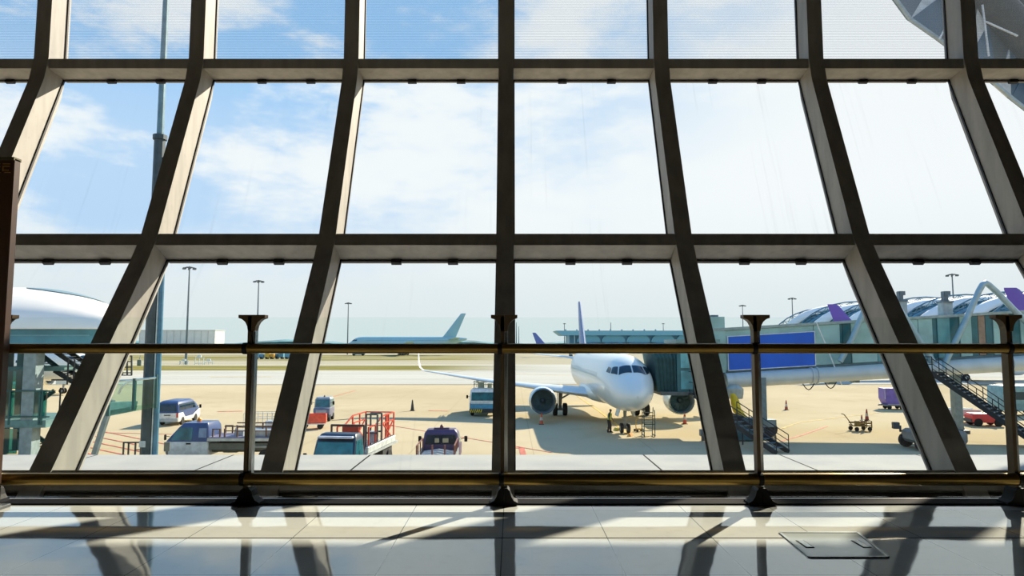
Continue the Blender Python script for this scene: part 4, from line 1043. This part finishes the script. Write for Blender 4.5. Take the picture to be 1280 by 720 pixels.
mb = MB(); mb.bar((-.1, -.95, 2.55), (-.1, .78, 2.55), .1); mb.bar((-.1, -.92, 1.2), (-.1, -.92, 2.55), .08); mb.bar((-.1, .76, 1.2), (-.1, .76, 2.55), .08); mb.build('headboard', M((58, 40, 34), .5), lt)
mb = MB()
for x, y_ in ((-1.6, .35), (-1.6, .95), (-2.3, .35), (-2.3, .95)): mb.bar((x, y_, 1.2), (x, y_, 2.95), .08)
for z in (2.95, 2.0): mb.bar((-1.6, .35, z), (-1.6, .95, z), .08); mb.bar((-2.3, .35, z), (-2.3, .95, z), .08)
mb.build('grey_mast', M((84, 92, 92), .5, .3), lt)
mb = MB(); mb.box((-2.0, .6, 1.75), (.5, .45, .6), bev=.08); mb.tube([(-1.8, .4, 1.5), (-2.2, .7, 1.6), (-3.0, .5, 1.5)], .09, 8); mb.build('hydraulic_pack', M((206, 206, 206), .4), lt)
wheels(lt, (1.2, -3.6), .9, .45, .28)

# --- pickup seen from behind
p = at(553, 560, 37); pk = thing('pickup_truck', 'purple cabbed pickup truck with railed grey bed, seen from behind below the window', 'truck', (p.x, 36.4, G), R(91))
B = Body([(.45, -.3, 2.2, .9), (.6, -.35, 2.35, .95), (1.15, -.35, 2.3, .96), (1.35, -.35, 1.35, .95), (1.95, -.25, .9, .87), (2.12, -.1, .7, .74)])
B.mesh('cab', PURV, pk); B.end('rear_window', WIN, pk, False, (-.82, .82), (-.74, .74), 1.4, 1.88)
B.end('windscreen', TLG, pk, True, (-.84, .84), (-.72, .72), 1.38, 1.94)
parts(pk, [('seat_back', M((206, 190, 150), .7), [((-.37, -.25, 1.6), (.03, .3, .22)), ((-.37, .2, 1.6), (.03, .22, .22))])])
for sy in (-1, 1): B.side('door_window', TLG, pk, sy, (0, 1.3), (0, .85), 1.38, 1.9)
parts(pk, [('bed', M((140, 146, 150), .5, .2), [((-1.9, 0, .95), (3.0, 1.9, .12)), ((-1.9, .93, 1.12), (3.0, .05, .3)), ((-1.9, -.93, 1.12), (3.0, .05, .3)), ((-3.38, 0, 1.12), (.05, 1.9, .3))]), ('chassis', DGREY, [((-1.2, 0, .6), (4.2, .8, .25))]),
           ('light_bar', M((70, 40, 84), .4), [((.2, 0, 2.15), (.25, .8, .08))])])
MB().lathe([(.02, 0), (.1, 0), (.09, .12), (.03, .2)], (.2, 0, 2.16), 'Z', 10).build('beacon', M((96, 30, 44), .4), pk)
mb = MB()
for s in (-.9, .9):
    for x in (-.6, -1.7, -2.7, -3.3): mb.bar((x, s, 1.1), (x, s, 1.75), .06)
    mb.bar((-.6, s, 1.75), (-3.3, s, 1.75), .05)
for y_ in (-.45, .15): mb.bar((-3.35, y_, 1.1), (-3.35, y_, 1.8), .07)
mb.build('bed_rails', M((120, 72, 64), .5), pk)
mb = MB()
for k in range(6): mb.tube([(-1.0 - k * .4, -.8, 1.1), (-1.2 - k * .35, 0, 1.25 + .05 * (k % 2)), (-1.0 - k * .4, .8, 1.12)], .06, 6)
mb.build('load_pipes', M((180, 184, 186), .4, .4), pk)
wheels(pk, (1.4, -2.2), .8, .38); mirrors(pk, .9, .98, 1.5)

# --- hydrant dispenser truck
p = gp(604, 521); fu = thing('fuel_truck', 'blue and white refuelling truck with yellow and black striped bumper beside the central mullion', 'truck', (p.x, p.y + 3.4, G), R(-91))
B = Body([(.5, 1.4, 3.2, 1.12), (.7, 1.4, 3.38, 1.2), (1.5, 1.4, 3.4, 1.2), (2.35, 1.4, 3.3, 1.14), (2.5, 1.5, 3.15, 1.0)])
B.mesh('cab_lower', M((70, 150, 186), .35), fu, .5, 1.25); B.mesh('cab_upper', WHT, fu, 1.25, 2.5)
B.end('windscreen', TLG, fu, True, (-1.04, 1.04), (-1.0, 1.0), 1.45, 2.2)
for sy in (-1, 1): B.side('door_window', TLG, fu, sy, (1.8, 3.1), (1.8, 3.05), 1.5, 2.2)
parts(fu, [('white_band', M((216, 220, 216), .4), [((3.41, 0, 1.28), (.04, 2.2, .22))]), ('bumper', M((40, 44, 44), .5), [((3.42, 0, .55), (.16, 2.4, .34))]), ('tank_body', M((56, 128, 160), .4), [((-1.0, 0, 1.45), (4.6, 2.3, 1.5), .1)]), ('rack_floor', LGREY, [((-.2, 0, 2.3), (3.4, 2.0, .12))])])
mb = MB()
for k in range(6): mb.prism([(3.505, -1.15 + k * .19, .4), (3.505, -1.06 + k * .19, .4), (3.505, -.96 + k * .19, .7), (3.505, -1.05 + k * .19, .7)], (.02, 0, 0))
mb.build('hazard_stripes', M((226, 196, 50), .5), fu)
mb = MB()
for y_ in (-.9, 0, .9):
    mb.bar((1.6, y_, 2.5), (1.6, y_, 3.05), .06); mb.bar((-1.8, y_, 2.3), (-1.8, y_, 3.05), .06)
for z in (2.8, 3.05): mb.bar((1.6, -.95, z), (1.6, .95, z), .06); mb.bar((1.6, -.95, z), (-1.8, -.95, z), .06); mb.bar((1.6, .95, z), (-1.8, .95, z), .06)
mb.box((.6, -.3, 2.7), (.8, .6, .5)); mb.box((.4, .5, 2.65), (.5, .4, .4))
mb.build('roof_rack', M((176, 186, 176), .45, .2), fu)
wheels(fu, (2.2, -2.0), 1.02, .5, .3); mirrors(fu, 3.2, 1.15, 1.8)

# --- cones
def cone(label, px, py, h=.95, col=(206, 84, 52), base=None, z=None, group=None):
    p = gp(px, py) if base is None else base
    c = thing('traffic_cone', label, 'traffic cone', p, 0, group)
    MB().lathe([(.17 * h, .03), (.05 * h, h * .96), (.02, h)], n=12).build('cone_body', M(col, .5), c, smooth=40)
    MB().box((0, 0, .02), (.42 * h, .42 * h, .04)).build('base', M((60, 40, 34), .7) if col[0] > 90 else BLK, c)
    MB().lathe([(.125 * h + .006, h * .36), (.09 * h + .006, h * .62)], n=12).build('white_band', M((206, 200, 190), .5) if col[0] > 90 else M((60, 60, 58), .5), c, smooth=40)
    return c
cone('dark slim cone alone on the apron left of the refuelling truck', 515.5, 513.5, 1.1, (52, 48, 44))
cone('red cone standing under the engine on the left of the jet', 676.7, 530.5, .95)
cone('red cone standing under the engine beside the boarding bridge', 856, 530, 1.0)
cone('red and dark cone standing alone right of the bridge drive leg', 983, 512.5, .98, (160, 70, 56))

# --- person beside the nose wheel
def person(px, py):
    p = gp(px, py); ps = thing('person', 'person in yellow hi-vis vest and dark trousers standing by the jet nose wheel', 'person', p, R(-20))
    J = {}; V = []; E = []; RR = []
    def jt(n_, co, r, par=None):
        V.append(Vector(co)); RR.append(r); J[n_] = len(V) - 1
        if par: E.append((J[par], J[n_]))
    jt('pel', (0, 0, .93), (.13, .16)); jt('sp', (.03, 0, 1.12), (.115, .15), 'pel'); jt('ch', (.06, 0, 1.32), (.12, .17), 'sp'); jt('nk', (.09, 0, 1.47), (.06, .06), 'ch'); jt('hb', (.12, 0, 1.55), (.085, .075), 'nk'); jt('ht', (.135, 0, 1.66), (.085, .075), 'hb'); jt('hx', (.13, 0, 1.71), (.05, .05), 'ht')
    for s, n_ in ((-1, 'r'), (1, 'l')):
        f = .12 if s > 0 else -.02
        jt('sh' + n_, (.06, s * .19, 1.4), (.06, .06), 'ch'); jt('el' + n_, (.05 + f * .4, s * .25, 1.13), (.045, .045), 'sh' + n_); jt('wr' + n_, (.14 + f, s * .24, .9), (.03, .03), 'el' + n_); jt('pm' + n_, (.17 + f, s * .235, .83), (.035, .022), 'wr' + n_)
        for k, (dy, L_) in enumerate(((-.03, .06), (-.01, .075), (.01, .07), (.03, .055))):
            jt('f%d%s' % (k, n_), (.18 + f, s * .235 + dy, .79), (.009, .009), 'pm' + n_); jt('g%d%s' % (k, n_), (.2 + f, s * .235 + dy, .79 - L_), (.008, .008), 'f%d%s' % (k, n_))
        jt('t0' + n_, (.2 + f, s * .2, .82), (.01, .01), 'pm' + n_); jt('t1' + n_, (.23 + f, s * .19, .78), (.009, .009), 't0' + n_)
        lx = .1 if s > 0 else -.06
        jt('hp' + n_, (0, s * .09, .88), (.1, .09), 'pel'); jt('kn' + n_, (.04 + lx * .5, s * .1, .48), (.06, .06), 'hp' + n_); jt('an' + n_, (lx - .02, s * .11, .09), (.042, .042), 'kn' + n_); jt('to' + n_, (lx + .14, s * .12, .03), (.035, .04), 'an' + n_)
    me = bpy.data.meshes.new('body'); me.from_pydata(V, E, []); o_ = bpy.data.objects.new('body', me); COL.objects.link(o_); o_.parent = ps
    sk = o_.modifiers.new('skin', 'SKIN'); sk.use_smooth_shade = True
    for i, v in enumerate(me.skin_vertices[0].data): v.radius = RR[i]; v.use_root = (i == 0)
    o_.modifiers.new('sub', 'SUBSURF').levels = 1
    me.materials.append(M((112, 78, 60), .6))
    el = lambda cx, z, rx, ry, n_=16: [Vector((cx + rx * math.cos(2 * math.pi * k / n_), ry * math.sin(2 * math.pi * k / n_), z)) for k in range(n_)]
    MB().loft([el(.015, .92, .16, .2), el(.03, 1.1, .15, .19), el(.055, 1.28, .165, .215), el(.065, 1.4, .14, .2), el(.085, 1.46, .085, .1)]).build('hi_vis_vest', M((206, 214, 60), .6), ps, smooth=50)
    MB().loft([el(.03, 1.08, .155, .196), el(.033, 1.13, .157, .2)]).build('reflective_band', M((216, 220, 214), .3), ps)
    for s in (-1, 1):
        lx = .1 if s > 0 else -.06
        MB().tube([(0, s * .085, .96), (.01, s * .09, .8), (.04 + lx * .5, s * .1, .48), (lx - .02, s * .11, .08)], [.125, .12, .085, .075], 12).build('trouser_leg', M((44, 42, 44), .7), ps, smooth=60)
        MB().loft([rrect(z, lx - .1 + d_, lx + .2 - d_, .055, .05) for z, d_ in ((.0, 0), (.05, 0), (.1, .08))]).build('shoe', BLK, ps)
        f = .12 if s > 0 else -.02
        MB().tube([(.06, s * .16, 1.42), (.06, s * .21, 1.38), (.05 + f * .4, s * .25, 1.13)], [.07, .075, .062], 10).build('sleeve', M((54, 60, 76), .7), ps, smooth=60)
    MB().sphere((.12, 0, 1.655), .095, 12, (1.0, .9, .85)).build('hair', M((28, 22, 20), .7), ps, smooth=80)
    MB().prism([(.2, -.012, 1.6), (.225, 0, 1.575), (.2, .012, 1.6), (.205, 0, 1.62)], (0, .004, -.002)).build('nose', M((112, 78, 60), .6), ps)
    for s in (-1, 1): MB().sphere((.205, s * .03, 1.615), .011, 8).build('eye', M((36, 30, 30), .3), ps)
    MB().box((.207, 0, 1.545), (.008, .05, .01)).build('mouth', M((96, 50, 46), .5), ps)
person(761.5, 540.5)

# --- small equipment round the nose
p = gp(810.5, 545.5); sl = thing('rolling_ladder', 'narrow dark green rolling ladder standing right of the nose wheel', 'ladder', p, R(-90))
mb = MB()
for s in (-.38, .38):
    mb.tube([(.45, s, .1), (.45, s, 1.75), (.38, s, 1.85), (.25, s, 1.88)], .035, 6); mb.tube([(-.45, s, .1), (-.1, s, 1.95), (-.05, s, 2.05)], .03, 6); mb.bar((-.5, s, .12), (.5, s, .12), .07)
mb.build('frame', M((40, 70, 68), .5), sl)
mb = MB()
for k in range(5): mb.box((-.4 + k * .06, 0, .35 + k * .33), (.22, .76, .04))
mb.bar((.45, -.38, .9), (.45, .38, .9), .05); mb.bar((.45, -.38, 1.5), (.45, .38, 1.5), .05); mb.build('treads', M((52, 84, 80), .5), sl)
wheels(sl, (-.42, .42), .38, .07, .05)
def chock(label, px, py, rz, m):
    p = gp(px, py); c = thing('wheel_chock', label, 'wheel chock', p, rz)
    MB().prism([(-.16, -.25, 0), (.16, -.25, 0), (.05, -.25, .2), (-.05, -.25, .2)], (0, .5, 0)).build('wedge', m, c)
    MB().tube([(-.0, -.26, .1), (0, -.45, .15), (.1, -.6, .03)], .018, 6).build('rope', M((160, 140, 90), .7), c)
chock('yellow wheel chock lying between the person and the nose wheel', 771, 538, R(20), M((196, 184, 70), .6))
chock('orange wheel chock lying right of the nose wheel', 788, 545, R(-30), M((206, 140, 50), .6))
p = gp(799, 539.5); tb = thing('tow_pin_stand', 'small yellow wheeled stand between the nose wheel and the rolling ladder', 'stand', p, R(15))
mb = MB(); mb.bar((-.3, 0, .2), (.3, 0, .2), .08); mb.bar((0, -.25, .2), (0, .25, .2), .08); mb.tube([(-.25, 0, .2), (-.3, 0, .8), (-.1, 0, .95)], .035, 6); mb.tube([(.25, 0, .2), (.2, 0, .75)], .035, 6)
mb.build('frame', M((202, 164, 60), .5), tb); wheels(tb, (-.25, .25), .22, .1, .06)
p = gp(878.5, 551); ms = thing('marker_box', 'small grey equipment box on a post left of the slanted mullion by the bridge', 'equipment box', p, R(4))
parts(ms, [('post', DGREY, [((0, 0, .2), (.16, .16, .4))]), ('box', M((120, 126, 126), .5), [((0, 0, .55), (.4, .3, .45), .03)])])

# --- cart with cones
p = gp(1075, 538.5); kc = thing('hand_cart', 'low olive brown hand cart with a raised pull handle on the sandy apron at right', 'cart', p, R(6))
OL = M((112, 92, 46), .6)
parts(kc, [('bed', OL, [((.05, 0, .42), (1.35, .8, .1)), ((.5, 0, .75), (.5, .75, .06))]), ('side_rail', M((126, 104, 54), .6), [((.05, -.4, .6), (1.35, .05, .12)), ((.05, .4, .6), (1.35, .05, .12)), ((.3, -.38, .5), (.06, .06, .5)), ((.72, -.38, .5), (.06, .06, .5)), ((-.4, -.3, .62), (.35, .3, .35), .05)])])
MB().tube([(-.6, 0, .4), (-1.0, 0, .95), (-1.25, 0, 1.25), (-1.45, 0, 1.3)], .035, 6).build('pull_handle', OL, kc)
wheels(kc, (-.5, .55), .4, .17, .09)
k0 = Vector(p)
cone('tall red and white cone on the hand cart, the right one of two', 0, 0, .85, (150, 54, 44), base=k0 + Vector((.62, .1, .79)))
cone('shorter red and white cone on the hand cart, the left one of two', 0, 0, .72, (160, 66, 54), base=k0 + Vector((.12, -.1, .48)))

# --- right hand apron vehicles
p = gp(1121, 512); ud = thing('container_dolly', 'low grey dolly under the purple cargo container beside the slanted mullion at right', 'dolly', (p.x, p.y + .6, G), R(-5))
parts(ud, [('frame', GREY, [((0, 0, .42), (2.2, 1.5, .12)), ((-1.25, 0, .4), (.5, .1, .08))])]); wheels(ud, (-.6, .6), .5, .22, .14)
uc = thing('cargo_container', 'purple air cargo container with a sloped lower corner riding on a dolly', 'container', (p.x, p.y + .6, G + .5), R(-5))
MB().prism([(-.85, -.75, 0), (1.1, -.75, 0), (1.1, -.75, 1.62), (-1.1, -.75, 1.62), (-1.1, -.75, .55)], (0, 1.5, 0)).build('shell', M((112, 90, 170), .45), uc)
mb = MB()
for x in (-1.09, 1.09): mb.bar((x, -.76, .55), (x, -.76, 1.62), .06)
mb.bar((-1.1, -.76, 1.62), (1.1, -.76, 1.62), .06); mb.bar((-.85, -.76, .03), (1.1, -.76, .03), .06); mb.build('edge_rails', M((170, 166, 190), .4, .3), uc)
p = gp(1236, 533); rt = thing('baggage_tractor', 'red baggage tractor seen through the lattice of the access stair', 'tractor', (p.x, p.y + .5, G), R(172))
B = Body([(.3, -1.2, 1.2, .65), (.85, -1.2, 1.2, .68), (1.0, -1.15, 1.05, .62)])
B.mesh('body', M((206, 56, 56), .45), rt)
parts(rt, [('seat', BLK, [((-.5, 0, 1.1), (.5, .9, .2), .04), ((-.75, 0, 1.35), (.12, .9, .5), .04)]), ('bumper', DGREY, [((1.22, 0, .45), (.1, 1.2, .25))])])
MB().tube([(.2, .2, 1.0), (-.0, .2, 1.25)], .03, 6).build('steering_column', BLK, rt); wheels(rt, (-.75, .75), .62, .32, .2)
p = gp(1210, 529); wt = thing('flat_trailer', 'pale grey flat trailer standing left of the red baggage tractor', 'trailer', (p.x, p.y + .8, G), R(170))
parts(wt, [('bed', M((196, 202, 206), .5), [((0, 0, .62), (2.4, 1.4, .16))]), ('side_panel', M((206, 210, 214), .5), [((0, -.7, .9), (2.4, .05, .45)), ((0, .7, .9), (2.4, .05, .45))])]); wheels(wt, (-.8, .8), .6, .24, .14)
p = gp(1278, 521); gpu = thing('ground_power_unit', 'teal grey ground power truck cut by the right edge under the bridge', 'power unit', (p.x + .9, p.y + 1.5, G), R(180))
B = Body([(.5, -2.2, 2.2, 1.1), (.7, -2.25, 2.25, 1.15), (2.6, -2.2, 2.2, 1.15), (2.75, -2.1, 2.1, 1.0)])
B.mesh('body', M((126, 160, 164), .5), gpu)
for sy in (-1, 1): B.side('vent_panel', M((34, 60, 66), .5), gpu, sy, (.2, 2.0), (.2, 2.0), 1.5, 2.2); B.side('door_panel', M((150, 176, 178), .5), gpu, sy, (-1.8, -.2), (-1.8, -.2), .8, 2.2)
wheels(gpu, (-1.4, 1.4), .95, .42, .26)
p = gp(1150, 564); ht_ = thing('pushback_tractor', 'grey pushback tractor almost hidden behind the slanted mullion at right', 'tractor', (p.x + 1.35, p.y + .9, G), R(178))
B = Body([(.4, -1.5, 1.3, 1.0), (.6, -1.6, 1.45, 1.05), (1.05, -1.6, 1.4, 1.05), (1.2, -1.5, 1.2, .95)])
B.mesh('body', M((108, 112, 112), .5), ht_)
B2 = Body([(1.15, -1.3, -.1, .7), (1.75, -1.2, -.25, .64), (1.85, -1.1, -.35, .55)]); B2.mesh('cab', M((70, 78, 82), .4), ht_); B2.end('windscreen', TLG, ht_, True, (-.6, .6), (-.55, .55), 1.25, 1.7)
parts(ht_, [('lamp_box', DGREY, [((1.75, -.95, 1.35), (.4, .3, .42), .03), ((1.5, -.9, 1.15), (.1, .1, .4))])]); wheels(ht_, (-.9, 1.15), .95, .45, .3)

# --- foreground guard frame and sign post by the mast
p = at(164.5, 575, 38.5); gf = thing('guard_frame', 'black tubular guard frame standing left of the tall mast base', 'barrier', (p.x, 38.5, G))
mb = MB()
for x in (-.48, -.2, .18, .48): mb.bar((x, 0, 0), (x, 0, 1.15), .07)
for z in (1.15, .35): mb.bar((-.5, 0, z), (.5, 0, z), .07)
mb.bar((.18, 0, .75), (.48, 0, .75), .05); mb.build('frame', DKS, gf)
p = at(208.7, 575, 36.6); sp_ = thing('sign_post', 'small grey board on a thin post in front of the flatbed truck cab', 'sign', (p.x, 36.6, G))
parts(sp_, [('post', DGREY, [((0, 0, .5), (.08, .08, 1.0))]), ('board', M((108, 114, 108), .6), [((0, -.06, 1.2), (.3, .05, .48))])])

# --- far service vehicles and airfield fittings
def far_truck(label, px, py, L_, col, cabc, rz=0):
    p = gp(px, py); ft_ = thing('service_truck', label, 'truck', p, rz)
    MB().box((-.8, 0, 1.7), (L_ - 2, 2.3, 2.2), bev=.1).build('box_body', M(col, .5), ft_); MB().box((L_ / 2 - .8, 0, 1.4), (1.8, 2.2, 1.8), bev=.15).build('cab', M(cabc, .4), ft_)
    wheels(ft_, (-L_ / 2 + .9, L_ / 2 - 1), 1.0, .5, .3)
far_truck('far pale blue truck just right of the left baluster post', 324, 448.8, 4.2, (130, 176, 196), (90, 140, 170))
far_truck('far yellow truck in the row of service vehicles', 337, 448.8, 4.0, (220, 178, 70), (200, 150, 60))
far_truck('far teal truck at the middle of the row of service vehicles', 349.5, 448.6, 4.2, (96, 150, 170), (60, 110, 130), R(180))
far_truck('far blue truck at the right end of the service vehicle row', 362, 448.7, 4.2, (110, 160, 186), (60, 110, 150))
far_truck('far dark truck below the nose of the double deck jet', 448, 444.6, 7, (90, 120, 130), (60, 80, 90))
for px_, py_, l_ in ((230, 455.8, 'left pale instrument frame on the far grass verge'), (249, 456, 'tall pale instrument frame beside the slim mast on the grass verge'), (261, 455.6, 'right pale instrument frame on the far grass verge')):
    p = gp(px_, py_); fi = thing('airfield_frame', l_, 'airfield equipment', p)
    mb = MB(); hh = 3.4 if 'tall' in l_ else 1.8
    for x in (-1.3, 0, 1.3): mb.bar((x, 0, 0), (x, 0, hh * (1 if x == 0 else .7)), .18)
    for z in (.5, hh * .65): mb.bar((-1.5, 0, z), (1.5, 0, z), .16)
    mb.build('frame', M((190, 200, 200), .5), fi); MB().box((0, -.1, hh * .8), (1.2, .4, .7)).build('unit', M((206, 212, 210), .5), fi)
p = gp(174, 457.2); fi = thing('airfield_frame', 'small dark fitting on the verge left of the tall mast', 'airfield equipment', p)
MB().box((0, 0, .9), (1.2, .6, 1.8), bev=.1).build('unit', M((120, 130, 130), .5), fi); MB().bar((0, 0, 1.8), (.3, 0, 3.2), .15).build('aerial', M((150, 160, 160), .5), fi)
